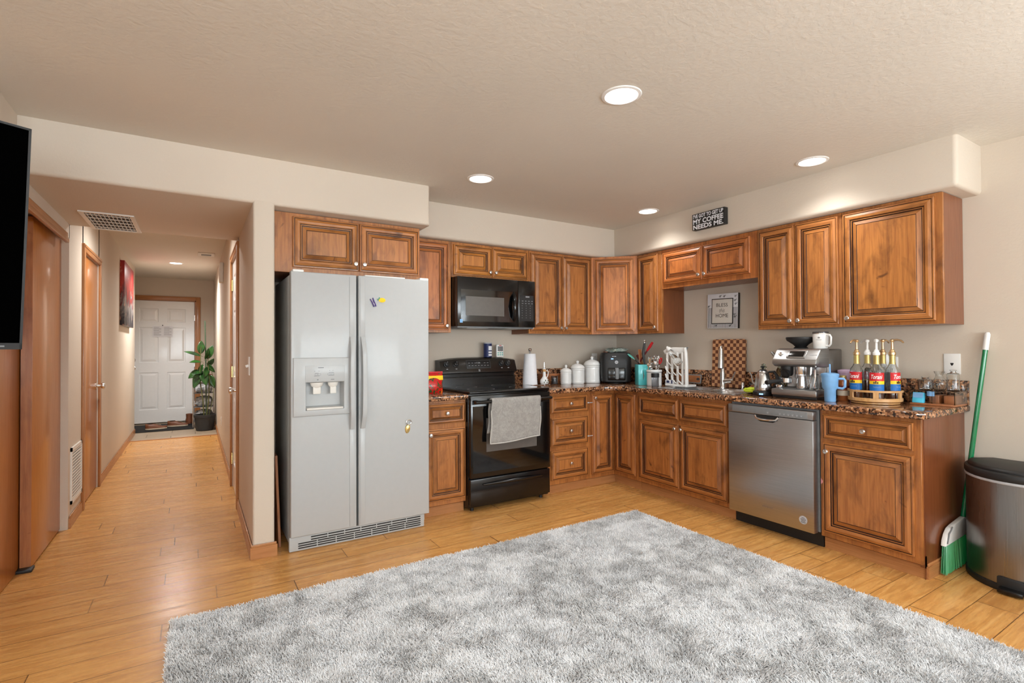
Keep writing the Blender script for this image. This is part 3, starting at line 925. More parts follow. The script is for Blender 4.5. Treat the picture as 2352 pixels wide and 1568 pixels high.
# ------------------------------------------------------------------ kitchen cabinets
CLD = [(-0.61, -0.61)]
T_BACK = lambda x0, y: (x0, y)


def door_prof(s):
    g, w_ = 'glaze', 'maple'
    P_ = [(0, 0, w_), (0, .012, w_), (.003, .0165, w_), (.0090, .0170, w_), (.0100, .0135, g), (.0122, .0135, g), (.0140, .0170, w_), (.028, .0225, w_), (.041, .0215, w_),
          (.0450, .0175, w_), (.0460, .0115, g), (.0485, .0110, g), (.0510, .0140, w_), (.055, .0140, w_), (.0570, .0070, g), (.0605, .0065, g), (.064, .0080, w_), (.083, .0185, w_), (.0845, .0165, g), (.0862, .0165, g), (.0880, .0180, w_)]
    return [(a * s, b, m) for a, b, m in P_]


def knob(parent, x, z):
    mb = MB()
    mb.lathe([(0.006, 0), (0.0055, 0.008), (0.0075, 0.012), (0.0145, 0.016), (0.0155, 0.021), (0.012, 0.026), (0, 0.0275)], 'nickel', T=tr(x, -0.019, z) @ rot(R(90), 'X'), seg=18)
    mb.build('knob', parent)


def front(parent, kind, x0, x1, z0, z1, kx=None, kz=None, color=(1, 1, 1), tint=None):
    s = min(1.0, (z1 - z0) / 0.262, (x1 - x0) / 0.235)
    mb = MB(); mb.rings(x0, x1, z0, z1, door_prof(s))
    d_ = mb.build(kind, parent, color=color, sharp=50)
    if kx is not None: knob(d_, kx, kz)
    return d_


def cabinet(name, label, cat, loc, rz, w_, d_, z0, z1, fronts, base=False, color=(1, 1, 1), end=None, group=None, ctop=None):
    """local: x along the face 0..w, y into the wall 0..d, fronts: (kind, x0, x1, z0, z1, kx, kz)"""
    t = thing(name, label, cat, (loc[0], loc[1], 0), rz, group)
    mb = MB(); mb.box(0.0005, w_ - 0.0005, 0.019, d_ - 0.002, z0, ctop or z1, 'veneer')
    mb.build('carcass', t, smooth=False)
    # face frame: surround and stiles
    mb = MB(); mb.box(0, w_, 0, 0.0195, z0, z1, 'maple', bev=0.0015, seg=1, grain=2)
    mb.build('face_frame', t, color=color)
    for f in fronts:
        c = f[7] if len(f) > 7 else color
        front(t, f[0], *f[1:5], f[5], f[6], c)
    if base:
        mb = MB(); mb.box(0.001, w_ - 0.001, 0.055, 0.07, 0.0, z0 + 0.001, 'veneer', grain=0); mb.build('toe_board', t)
        mb = MB(); base_prof(mb, 0.0, w_, 0.04, 0.0555, 0.082); mb.build('kick_trim', t)
    return t


UF, BF = -0.30, -0.60     # face-frame planes
UZ0, UZ1 = 1.385, 2.138
# ---- uppers on the back wall
cabinet('wall_cabinet', 'wide two-door wall cabinet directly above the white refrigerator', 'cabinet', (-3.49, -0.60), 0, 0.978, 0.598, 1.752, UZ1,
        [('cabinet_door', 0.108, 0.530, 1.787, 2.115, 0.505, 1.835, (1.0, 1.02, .95)), ('cabinet_door', 0.537, 0.968, 1.787, 2.115, 0.565, 1.835, (1.02, 1, .95))], group='maple wall cabinets')
cabinet('wall_cabinet', 'narrow one-door wall cabinet between refrigerator and microwave', 'cabinet', (-2.508, UF), 0, 0.388, 0.298, UZ0, UZ1,
        [('cabinet_door', 0.02, 0.362, 1.405, 2.118, 0.338, 1.440, (1.12, .98, 1.0))], group='maple wall cabinets')
cabinet('wall_cabinet', 'short honey-toned two-door wall cabinet above the black microwave', 'cabinet', (-2.118, UF), 0, 0.767, 0.298, 1.846, UZ1,
        [('cabinet_door', 0.020, 0.381, 1.866, 2.118, 0.355, 1.905, (1.22, 1.22, .92)), ('cabinet_door', 0.386, 0.748, 1.866, 2.118, 0.412, 1.905, (1.2, 1.2, .92))], group='maple wall cabinets', color=(1.1, 1.1, .95))
cabinet('wall_cabinet', 'tall two-door wall cabinet right of the microwave, above the canisters', 'cabinet', (-1.349, UF), 0, 0.738, 0.298, UZ0, UZ1,
        [('cabinet_door', 0.015, 0.370, 1.405, 2.118, 0.345, 1.440), ('cabinet_door', 0.376, 0.722, 1.405, 2.118, 0.402, 1.440)], group='maple wall cabinets')
# ---- diagonal corner cabinet
t = thing('corner_cabinet', 'diagonal one-door corner wall cabinet above the air fryer', 'cabinet', (-0.611, UF, 0), R(-45), 'maple wall cabinets')
w_ = 0.311 * math.sqrt(2)
mb = MB()
mb.prism([(0.001, 0.012), (w_ - 0.001, 0.012), (w_ + 0.208, 0.222), (w_ / 2, w_ / 2 + 0.42), (-0.208, 0.222)], UZ0, UZ1, 'veneer'); mb.build('carcass', t, smooth=False)
mb = MB(); mb.box(0, w_, 0, 0.0195, UZ0, UZ1, 'maple', bev=0.0015, seg=1); mb.build('face_frame', t, color=(1.25, 1.15, 1.12))  # lighter pinkish tints here and on the door paint in glare
front(t, 'cabinet_door', 0.03, w_ - 0.03, 1.405, 2.118, color=(1.2, 1.12, 1.1))
# ---- uppers on the right wall (local x runs towards the viewer)
RZ = R(-90)
cabinet('wall_cabinet', 'narrow one-door wall cabinet next to the diagonal corner cabinet', 'cabinet', (UF, -0.612), RZ, 0.303, 0.298, UZ0, UZ1,
        [('cabinet_door', 0.010, 0.262, 1.405, 2.118, 0.238, 1.440, (.95, .92, .9))], group='maple wall cabinets')
cabinet('wall_cabinet', 'short two-door wall cabinet above the sink and the framed sign', 'cabinet', (UF, -0.916), RZ, 0.932, 0.298, 1.782, UZ1,
        [('cabinet_door', 0.018, 0.443, 1.822, 2.105, 0.418, 1.865, (1.1, .92, .85)), ('cabinet_door', 0.450, 0.875, 1.822, 2.105, 0.476, 1.865, (1.1, .92, .85))], group='maple wall cabinets', color=(1.05, .92, .88))
cabinet('wall_cabinet', 'tall two-door wall cabinet above the espresso machine', 'cabinet', (UF, -1.849), RZ, 0.592, 0.298, UZ0, UZ1,
        [('cabinet_door', 0.012, 0.283, 1.405, 2.118, 0.258, 1.440, (.97, .95, .92)), ('cabinet_door', 0.289, 0.575, 1.405, 2.118, 0.315, 1.440, (.97, .95, .92))], group='maple wall cabinets')
t = cabinet('wall_cabinet', 'large single-door wall cabinet at the right end above the syrup bottles', 'cabinet', (UF, -2.442), RZ, 0.535, 0.298, UZ0, UZ1,
        [('cabinet_door', 0.012, 0.500, 1.405, 2.118, 0.040, 1.440, (1.08, 1.08, 1.0))], group='maple wall cabinets')
# ---- base cabinets
BZ0, BZ1 = 0.083, 0.866
cabinet('base_cabinet', 'narrow base cabinet between the refrigerator and the black range', 'cabinet', (-2.505, BF), 0, 0.3655, 0.598, BZ0, BZ1,
        [('drawer', 0.035, 0.357, 0.690, 0.845, 0.20, 0.768), ('cabinet_door', 0.035, 0.357, 0.118, 0.655, 0.065, 0.615)], True, group='maple base cabinets')
cabinet('base_cabinet', 'base cabinet with three stacked drawers right of the range', 'cabinet', (-1.384, BF), 0, 0.486, 0.598, BZ0, BZ1,
        [('drawer', 0.05, 0.457, 0.690, 0.845, 0.254, 0.768), ('drawer', 0.05, 0.457, 0.410, 0.652, 0.254, 0.532), ('drawer', 0.05, 0.457, 0.122, 0.372, 0.254, 0.250)], True, group='maple base cabinets')
# corner base: L shaped with two narrow doors meeting at the inner corner
t = thing('corner_base_cabinet', 'corner base cabinet with two narrow doors meeting at the inside corner', 'cabinet', (0, 0, 0), 0, 'maple base cabinets')
mb = MB()
mb.prism([(-0.897, -0.581), (-0.581, -0.581), (-0.581, -0.897), (-0.002, -0.897), (-0.002, -0.002), (-0.897, -0.002)], BZ0, BZ1, 'veneer'); mb.build('carcass', t, smooth=False)
mb = MB(); mb.prism([(-0.898, -0.60), (-0.60, -0.60), (-0.60, -0.898), (-0.5805, -0.898), (-0.5805, -0.5805), (-0.898, -0.5805)], BZ0, BZ1, 'maple'); mb.build('face_frame', t, smooth=False, color=(.95, .9, .86))
for loc, rz, a, b, kx in (((-0.897, -0.60), 0, 0.015, 0.274, 0.045), ((-0.60, -0.60), RZ, 0.023, 0.276, None)):
    mb = MB(); mb.rings(a, b, 0.118, 0.838, door_prof(1.0))
    d_ = mb.build('cabinet_door', t, color=(.92, .86, .82), sharp=50); d_.location = (loc[0], loc[1], 0); d_.rotation_euler = (0, 0, rz)
    if kx: knob(d_, kx, 0.80)
mb = MB(); base_prof(mb, -0.897, -0.545, -0.56, -0.5445, 0.082); base_prof(mb, -0.56, -0.5445, -0.897, -0.545, 0.082); mb.build('kick_trim', t)
cabinet('base_cabinet', 'wide sink base cabinet with two false drawers and two doors', 'cabinet', (BF, -0.899), RZ, 0.926, 0.598, BZ0, BZ1,
        [('drawer_front', 0.020, 0.455, 0.667, 0.838, None, None), ('drawer_front', 0.463, 0.900, 0.667, 0.838, None, None),
         ('cabinet_door', 0.020, 0.455, 0.118, 0.640, 0.428, 0.600), ('cabinet_door', 0.463, 0.900, 0.118, 0.640, 0.490, 0.600)], True, color=(.92, .86, .82), group='maple base cabinets', ctop=0.69)
t = cabinet('base_cabinet', 'right end base cabinet with one drawer and one door beside the trash can', 'cabinet', (BF, -2.447), RZ, 0.522, 0.598, BZ0, BZ1,
        [('drawer', 0.018, 0.490, 0.688, 0.842, 0.252, 0.765), ('cabinet_door', 0.018, 0.490, 0.118, 0.665, 0.046, 0.615)], True, color=(.96, .93, .88), group='maple base cabinets')
mb = MB(); mb.box(0.5215, 0.5245, 0.03, 0.597, 0.0, BZ1, 'veneer'); mb.box(0.5, 0.5245, 0.03, 0.045, 0.06, 0.125, 'veneer'); mb.build('end_panel', t, color=(.9, .88, .86))
mb = MB(); base_prof(mb, 0.520, 0.536, 0.04, 0.6, 0.082); mb.build('end_trim', t)
mb = MB(); mb.add([(0.0, -0.0005, 0.40), (0.0, -0.0005, 0.44), (0.016, -0.0005, 0.42)], [(0, 1, 2)], 'pinksticker'); mb.build('sticker', t)


# ---- granite worktops
def slab(quads, z0, z1, mat, bev=0.006, T=None, mb=None):
    bm = bmesh.new(); cache = {}
    def V(p):
        k = (round(p[0], 5), round(p[1], 5))
        if k not in cache: cache[k] = bm.verts.new((p[0], p[1], z0))
        return cache[k]
    fs = [bm.faces.new([V(p) for p in q]) for q in quads]
    bmesh.ops.recalc_face_normals(bm, faces=bm.faces)
    ret = bmesh.ops.extrude_face_region(bm, geom=fs)
    for e in ret['geom']:
        if isinstance(e, bmesh.types.BMVert): e.co.z = z1
    # extrude_face_region drops the source faces: add the underside again
    bot = [f for f in bm.faces if all(abs(v.co.z - z0) < 1e-6 for v in f.verts)]
    if not bot:
        for q in quads: bm.faces.new([V(p) for p in q])
    bmesh.ops.recalc_face_normals(bm, faces=bm.faces)
    if bev:
        es = [e for e in bm.edges if len(e.link_faces) == 2 and abs(e.verts[0].co.z - e.verts[1].co.z) < 1e-6 and abs(e.link_faces[0].normal.dot(e.link_faces[1].normal)) < 0.2]
        bmesh.ops.bevel(bm, geom=es, offset=bev, segments=3, profile=0.5, affect='EDGES')
    mb = mb or MB(); mb.frombm(bm, mat, 0, T); return mb


def rect(x0, x1, y0, y1): return [(x0, y0), (x1, y0), (x1, y1), (x0, y1)]


CT0, CT1 = 0.866, 0.904
FX = -0.648
arc = [(-0.83 + 0.18 * math.sin(a), -0.828 + 0.18 * math.cos(a)) for a in [R(x) for x in range(0, 91, 10)]]
SX0, SX1, SY0, SY1 = -0.545, -0.125, -1.05, -1.80
ys = [-0.828, SY0, SY1, -2.90]
quads = [[(-1.386, -0.648), (-0.83, -0.648), (-0.83, -0.001), (-1.386, -0.001)],
         arc + [(SX0, -0.828), (SX1, -0.828), (-0.001, -0.828), (-0.001, -0.001), (-0.83, -0.001)],
         rect(SX0, FX, ys[1], ys[0]), rect(SX1, SX0, ys[1], ys[0]), rect(-0.001, SX1, ys[1], ys[0]),
         rect(SX0, FX, ys[2], ys[1]), rect(-0.001, SX1, ys[2], ys[1]),
         rect(SX0, FX, ys[3], ys[2]), rect(SX1, SX0, ys[3], ys[2]), rect(-0.001, SX1, ys[3], ys[2]),
         [(FX, ys[3]), (FX, -2.965), (-0.62, -2.998), (SX0, -2.998), (SX0, ys[3])], rect(SX1, SX0, -2.998, ys[3]), rect(-0.001, SX1, -2.998, ys[3])]
wt = thing('worktop', 'long L-shaped brown granite worktop running under the sink and around the corner', 'countertop')
mb = slab(quads, CT0, CT1, 'granite', 0.009); mb.build('slab', wt)
mb = MB(); mb.box(-1.386, -0.001, -0.022, -0.001, CT1, 1.05, 'granite', bev=0.003); mb.box(-0.022, -0.001, -2.998, -0.022, CT1, 1.05, 'granite', bev=0.003); mb.build('backsplash', wt)
wt = thing('worktop', 'short piece of granite worktop between the refrigerator and the range', 'countertop')
mb = slab([rect(-2.508, -2.140, -0.648, -0.001)], CT0, CT1, 'granite', 0.009); mb.build('slab', wt)
mb = MB(); mb.box(-2.508, -2.140, -0.022, -0.001, CT1, 1.05, 'granite', bev=0.003); mb.build('backsplash', wt)

# ------------------------------------------------------------------ refrigerator
FXL, FXR, FY, FZ = -3.416, -2.511, -0.77, 1.738
fr = thing('refrigerator', 'white side-by-side refrigerator with ice and water dispenser', 'refrigerator')
mb = MB(); mb.box(FXL + 0.004, FXR - 0.004, -0.695, -0.05, 0.03, FZ - 0.012, 'grey_side', bev=0.006); mb.build('body', fr)
XZ = rot(R(90), 'X')   # slab in (x, z): local y->z, local z-> -y
dx0, dx1, dz0, dz1 = -3.331, -3.101, 0.876, 1.047   # dispenser cavity
d0 = -3.010
def hole_quads(x0, x1, z0, z1, a, b, c, d):
    xs = [x0, a, b, x1]; zs = [z0, c, d, z1]; q = []
    for i in range(3):
        for j in range(3):
            if i == 1 and j == 1: continue
            q.append(rect(xs[i], xs[i + 1], zs[j], zs[j + 1]))
    return q


def door_bulge(mb, x0, x1):
    pass


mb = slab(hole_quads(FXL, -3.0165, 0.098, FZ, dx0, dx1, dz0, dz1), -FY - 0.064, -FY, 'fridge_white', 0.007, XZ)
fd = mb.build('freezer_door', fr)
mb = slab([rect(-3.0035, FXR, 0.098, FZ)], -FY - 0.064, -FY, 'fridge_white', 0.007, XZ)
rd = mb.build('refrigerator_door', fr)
mb = MB(); mb.box(FXL + 0.008, FXR - 0.008, -0.708, -0.694, 0.1, FZ - 0.006, 'dark'); mb.build('door_gasket', fr)
# dispenser
mb = slab(hole_quads(-3.405, -3.062, 0.838, 1.202, dx0, dx1, dz0, dz1), -FY - 0.002, -FY + 0.014, 'fridge_white', 0.007, XZ); dp = mb.build('dispenser_bezel', fd)
mb = MB()
mb.add([(dx0, -0.776, dz0), (dx1, -0.776, dz0), (dx1, -0.776, dz1), (dx0, -0.776, dz1), (dx0 + .01, -0.715, dz0 + .02), (dx1 - .01, -0.715, dz0 + .02), (dx1 - .01, -0.715, dz1), (dx0 + .01, -0.715, dz1)],
       [(0, 1, 5, 4), (1, 2, 6, 5), (2, 3, 7, 6), (3, 0, 4, 7), (4, 5, 6, 7)], 'fridge_white')
mb.build('dispenser_cavity', fd, smooth=False)
mb = MB(); mb.box(dx0 + 0.004, dx1 - 0.004, -0.787, -0.72, dz0, dz0 + 0.012, 'offwhite', bev=0.004)
mb.build('drip_tray', fd)
for cx, w_ in ((-3.262, 0.030), (-3.163, 0.024)):
    mb = MB(); mb.lathe([(w_ * 1.4, 0.0), (w_ * 1.2, -0.02), (w_ * .6, -0.034)], 'offwhite', (cx, -0.752, dz1 - 0.002), sy=.6)
    mb.box(cx - w_ * .8, cx + w_ * .8, -0.762, -0.752, dz1 - 0.075, dz1 - 0.03, 'offwhite', bev=0.004, T=tr(0, 0, 0)); mb.build('dispenser_paddle', fd)
mb = slab([rect(-3.335, -3.097, 1.052, 1.152)], -FY + 0.012, -FY + 0.0155, 'fridge_white', 0.001, XZ); cp = mb.build('control_panel', fd)
mb = MB()
yq = -0.7860
for x, z, w_, h_ in ((-3.243, 1.139, .034, .004), (-3.268, 1.105, .02, .002), (-3.268, 1.088, .034, .002), (-3.18, 1.108, .03, .002), (-3.18, 1.09, .034, .002), (-3.262, 1.064, .008, .006), (-3.172, 1.064, .02, .004),
                     (-3.28, 1.118, .006, .002), (-3.255, 1.118, .006, .002), (-3.19, 1.120, .006, .002), (-3.17, 1.120, .006, .002)):
    mb.box(x - w_ / 2, x + w_ / 2, yq - .0006, yq + .0002, z - h_ / 2, z + h_ / 2, 'inkgrey')
for x in (-3.272, -3.253, -3.194, -3.172):
    for a, b, c, d in ((-.008, .008, .005, .0058), (-.008, .008, -.0058, -.005), (-.008, -.0072, -.005, .005), (.0072, .008, -.005, .005)): mb.box(x + a, x + b, yq - .0006, yq + .0002, 1.097 + c, 1.097 + d, 'inkgrey')
mb.build('panel_print', cp)
# long handles bowed forward between z .735 and 1.32, over trim strips
def fr_handle(parent, x0, x1, flip):
    mb = MB(); n = 24; vs = []; fs = []
    for i in range(n + 1):
        z = 0.735 + (1.335 - 0.735) * i / n; u = i / n
        out = 0.012 + 0.034 * min(1, math.sin(PI * u) * 2.2)
        xo = 0.006 * math.sin(PI * u) * flip
        for (x, y) in ((x0, -0.769), (x0 + .002, -0.77 - out), ((x0 + x1) / 2, -0.774 - out), (x1 - .002, -0.77 - out), (x1, -0.769)): vs.append((x + xo, y, z))
    for i in range(n):
        for k in range(4): fs.append((i * 5 + k, i * 5 + k + 1, i * 5 + 6 + k, i * 5 + 5 + k))
    fs.append((0, 1, 2, 3, 4)); fs.append(tuple(n * 5 + k for k in range(5)))
    mb.add(vs, fs, 'fridge_white'); return mb.build('door_handle', parent, sharp=50)


fr_handle(fd, -3.062, -3.032, -1); fr_handle(rd, -2.994, -2.962, 1)
mb = MB()
mb.box(-3.062, -3.030, -0.7735, -0.768, 1.33, 1.725, 'fridge_white', bev=0.001); mb.box(-3.062, -3.030, -0.7735, -0.768, 0.11, 0.74, 'fridge_white', bev=0.001); mb.build('trim_strip', fd)
mb = MB()
mb.box(-2.994, -2.962, -0.7735, -0.768, 1.33, 1.725, 'fridge_white', bev=0.001); mb.box(-2.994, -2.962, -0.7735, -0.768, 0.11, 0.74, 'fridge_white', bev=0.001); mb.build('trim_strip', rd)
for x, s_ in ((-3.37, fd), (-2.54, rd)):
    mb = MB(); mb.box(x - 0.035, x + 0.03, -0.765, -0.67, FZ - 0.004, FZ + 0.014, 'white', bev=0.005); mb.build('hinge_cover', fr)
# base grille
mb = MB(); mb.box(FXL - 0.004, FXR - 0.024, -0.735, -0.70, 0.002, 0.092, 'fridge_white', bev=0.004); gr = mb.build('base_grille', fr)
mb = MB()
for i, z in enumerate((0.018, 0.032, 0.046, 0.060, 0.076)):
    x0 = FXL + (0.045 if i < 3 else 0.12)
    n = 7; L = (FXR - 0.05 - x0) / n
    for k in range(n): mb.box(x0 + k * L + .003, x0 + (k + 1) * L - .003, -0.7362, -0.72, z - 0.0036, z + 0.0036, 'dark')
tag(mb.build('grille_slots', gr), kind='stuff')
mb = MB(); mb.box(FXL + 0.004, FXL + 0.03, -0.72, -0.69, 0.06, 0.095, 'blackmatte'); mb.box(FXL + .05, FXR - .05, -0.69, -0.2, 0.0, 0.032, 'blackmatte'); mb.build('roller_foot', fr)

t = thing('magnet', 'small purple and white double butterfly magnet on the refrigerator door', 'magnet', (-2.907, FY, 1.565))
mb = MB()
mb.tube([(-.022, -.005, .022), (-.008, -.006, .0), (.004, -.005, -.03)], [.006, .009, .008], 'purple', 8, flat=.5)
mb.tube([(-.004, -.005, .03), (.004, -.006, .004), (.018, -.005, -.026)], [.006, .009, .008], 'purple', 8, flat=.5); mb.build('wings', t)
mb = MB(); mb.tube([(-.014, -.009, .012), (.006, -.009, -.016)], .003, 'white', 6); mb.build('stripe', t)
t = thing('magnet', 'small yellow and green fish-shaped magnet on the refrigerator door', 'magnet', (-2.852, FY, 1.583))
mb = MB(); mb.lathe([(0, -.004), (.015, -.002), (.017, 0), (0, .004)], 'yellow', T=tr(.004, -.004, -.001) @ rot(R(90), 'X') @ Matrix.Diagonal((1.4, .9, 1, 1))); mb.build('body', t)
mb = MB(); mb.add([(-.018, -.006, .0), (-.032, -.006, .008), (-.026, -.006, -.008), (-.008, -.006, .012), (-.016, -.006, .02), (-.022, -.006, .006)], [(0, 1, 2), (0, 3, 4), (0, 4, 5)], 'green'); mb.build('fin', t)
t = thing('bottle_opener', 'bronze oval bottle opener magnet low on the refrigerator door', 'bottle opener', (-2.667, FY, 0.722))
Tt = rot(R(8), 'Y')
mb = MB(); ring = [(.017 * math.cos(a), -.006, .028 + .017 * math.sin(a)) for a in [2 * PI * i / 20 for i in range(21)]]
mb.tube(ring, .0045, 'nickel', 8, T=Tt); mb.build('opener_ring', t)
mb = MB(); mb.lathe([(0, -.005), (.019, -.004), (.021, 0), (.017, .006), (0, .008)], 'brass', T=Tt @ tr(0, 0, -.018) @ rot(R(90), 'X') @ Matrix.Diagonal((.9, 1.5, 1, 1))); mb.build('grip', t)
t = thing('tablet', 'thin white-edged tablet lying flat on top of the refrigerator', 'tablet', (-2.76, -0.60, FZ + 0.0005))
mb = MB(); mb.box(-.19, .09, -.13, .1, 0, .012, 'white', bev=.004); mb.build('case', t)
mb = MB(); mb.box(-.175, .075, -.12, .09, .0118, .0128, 'black'); mb.build('screen', t)
t = thing('wooden_board', 'thin wooden board leaning in the gap between pillar and refrigerator', 'board', (-3.455, -0.6, 0))
mb = MB(); mb.box(-.007, .007, 0, .42, 0, .58, 'woodmid', T=tr(0, 0, .001) @ rot(R(-2.2), 'Y')); mb.build('panel', t)

# ------------------------------------------------------------------ range
SX_, SXR = -2.1375, -1.3885
st = thing('range', 'black glass-top electric range with backguard controls', 'stove')
mb = MB(); mb.box(SX_, SXR, -0.638, -0.03, 0.03, 0.905, 'black', bev=0.003); mb.build('body', st)
mb = MB(); mb.box(SX_ - 0.001, SXR + 0.001, -0.668, -0.10, 0.903, 0.925, 'black', bev=0.009, seg=3); ck = mb.build('cooktop', st)
mb = MB(); mb.box(SX_ + 0.02, SXR - 0.02, -0.635, -0.115, 0.9245, 0.9262, 'blackglass'); mb.build('glass_surface', ck)
for x, y, r in ((-1.95, -0.5, .105), (-1.58, -0.5, .085), (-1.95, -0.24, .085), (-1.58, -0.24, .105)):
    mb = MB(); mb.lathe([(r, 0), (r + .003, .0003), (r + .006, 0)], 'grey', (x, y, .9262), seg=48, capb=False, capt=False); mb.build('burner_ring', ck)
# backguard
bgp = [(-0.075, 0.925), (-0.115, 0.925), (-0.118, 1.0), (-0.10, 1.004), (-0.102, 1.032), (-0.148, 1.042), (-0.146, 1.06), (-0.112, 1.165), (-0.09, 1.174), (-0.025, 1.174), (-0.025, 0.925)]
mb = MB()
n = 16; vs = []; fs = []
for i in range(n + 1):
    x = SX_ - 0.004 + (SXR - SX_ + 0.008) * i / n; u = abs(i / n * 2 - 1)
    dz = -0.022 * u ** 3
    for (y, z) in bgp: vs.append((x, y, z + (dz if z > 1.1 else 0)))
k = len(bgp)
for i in range(n):
    for j in range(k): fs.append((i * k + j, i * k + (j + 1) % k, (i + 1) * k + (j + 1) % k, (i + 1) * k + j))
fs.append(tuple(range(k))); fs.append(tuple(n * k + j for j in range(k)))
mb.add(vs, fs, 'black'); bg = mb.build('backguard', st, sharp=30)
TB = tr(0, -0.129, 1.1125) @ rot(-math.atan2(0.034, 0.105), 'X')   # sloping face frame, local -y outwards
mb = MB(); mb.box(-1.895, -1.655, -.0035, 0, -.037, .037, 'blackmatte', bev=.001, T=TB); pn = mb.build('control_panel', bg)
mb = MB()
for a, b, c, d in ((-1.893, -1.657, .0345, .0355), (-1.893, -1.657, -.0355, -.0345), (-1.893, -1.892, -.035, .035), (-1.658, -1.657, -.035, .035)): mb.box(a, b, -.0042, -.0034, c, d, 'grey', T=TB)
for z in (.012, -.012):
    for i in range(7):
        if 2 < i < 5 and z > 0: continue
        mb.box(-1.875 + i * .031, -1.86 + i * .031, -.0042, -.0034, z - .0015, z + .0015, 'inklight', T=TB)
mb.build('panel_print', pn)
lettering([('1:26', -1.775, .014, .036, .014, 0, .02)], pn, 'inklight', TB @ tr(0, -.0042, 0), 'clock_digits')
mb = MB(); mb.box(-1.783, -1.767, -.004, .001, -.066, -.046, 'grey', T=TB); mb.build('badge', bg)
for x in (-2.082, -1.995, -1.540, -1.470):
    mb = MB(); mb.lathe([(.026, 0), (.026, .004), (.021, .006), (.020, .020), (.016, .023), (0, .023)], 'blackmatte', T=TB @ tr(x, 0, .005) @ rot(R(90), 'X'), seg=24); kb = mb.build('knob', bg)
    mb = MB(); mb.box(-.005, .005, -.029, -.012, -.019, .019, 'blackmatte', bev=.003, T=TB @ tr(x, 0, .005)); mb.box(-.0008, .0008, -.0296, -.029, .006, .018, 'inklight', T=TB @ tr(x, 0, .005)); mb.build('grip', kb)
    mb = MB(); mb.box(x - .008, x + .008, -.0008, .001, -.040, -.035, 'inklight', T=TB); mb.build('mark', bg)
mb = MB(); mb.box(SX_ + .003, SXR - .003, -0.678, -0.64, 0.262, 0.893, 'black', bev=0.006); od = mb.build('oven_door', st)
mb = MB(); mb.box(SX_ + .02, SXR - .02, -0.6795, -0.677, 0.30, 0.81, 'blackglass'); mb.build('door_glass', od)
mb = MB(); mb.box(-2.0, -1.53, -0.6802, -0.679, 0.455, 0.715, 'window_grey'); mb.build('window', od)
mb = MB()
mb.tube([(SX_ + .02, -0.72, 0.845), (SXR - .02, -0.72, 0.845)], [.016, .016], 'black', 14, flat=.8)
for x in (SX_ + .035, SXR - .035): mb.box(x - .016, x + .016, -0.72, -0.675, 0.83, 0.86, 'black', bev=.005)
mb.build('door_handle', od)
mb = MB(); mb.box(SX_ + .003, SXR - .003, -0.672, -0.64, 0.05, 0.252, 'black', bev=0.006); dr = mb.build('storage_drawer', st)
mb = MB(); ps = []
for i in range(13):
    u = i / 12; ps.append((-2.03 + .55 * u, -0.682 - .018 * math.sin(PI * u), 0.208 + .004 * math.sin(PI * u)))
mb.tube(ps, [.006 + .007 * math.sin(PI * i / 12) for i in range(13)], 'black', 10); mb.build('drawer_handle', dr)
for x in (SX_ + .05, SXR - .05):
    for y in (-.6, -.1): mb = MB(); mb.lathe([(.014, 0), (.014, .03)], 'blackmatte', (x, y, 0)); mb.build('foot', st)

# towel hanging over the oven handle
def towel():
    t = thing('towel', 'light grey terry towel hung over the oven door handle', 'towel')
    nx, nz = 30, 36; vs = []; fs = []; L1, L2 = 0.305, 0.25
    path = []
    for j in range(nz + 1):
        u = j / nz * (L1 + L2 + .06)
        if u < L2: path.append((-0.700, 0.85 - L2 + u))
        elif u < L2 + .06:
            a = PI * (u - L2) / .06; path.append((-0.720 + .020 * math.cos(a), 0.85 + .020 * math.sin(a)))
        else: path.append((-0.742, 0.85 - (u - L2 - .06)))
    for j, (y, z) in enumerate(path):
        fall = max(0, (0.85 - z) / L1)
        for i in range(nx + 1):
            s_ = i / nx
            x = -1.985 + .455 * s_ - .012 * fall + .004 * math.sin(z * 30)
            yy = y + .004 * noise.noise(Vector((x * 9, z * 7, y * 9))) * fall * (1 if y < -.72 else -.3)
            zz = z - (0.018 if j > 10 and y < -.72 else 0) * (1 - s_) * fall - .006 * fall * math.sin(s_ * 5)
            vs.append((x - (0.012 if y > -.72 else 0) * fall, yy, zz))
    for j in range(nz):
        for i in range(nx):
            a = j * (nx + 1) + i; fs.append((a, a + 1, a + nx + 2, a + nx + 1))
    mb = MB(); mb.add(vs, fs, 'terry'); o = mb.build('cloth', t)
    md = o.modifiers.new('thick', 'SOLIDIFY'); md.thickness = .006; md.offset = 0
    # hem along the visible border
    def P(i, j): return Vector(vs[j * (nx + 1) + i])
    path2 = [P(0, j) for j in range(22, nz + 1)] + [P(i, nz) for i in range(1, nx + 1)] + [P(nx, j) for j in range(nz - 1, 21, -1)]
    mb = MB(); mb.tube([p + Vector((0, -.001, 0)) for p in path2], .0052, 'hem', 6); mb.build('hem', t)


towel()

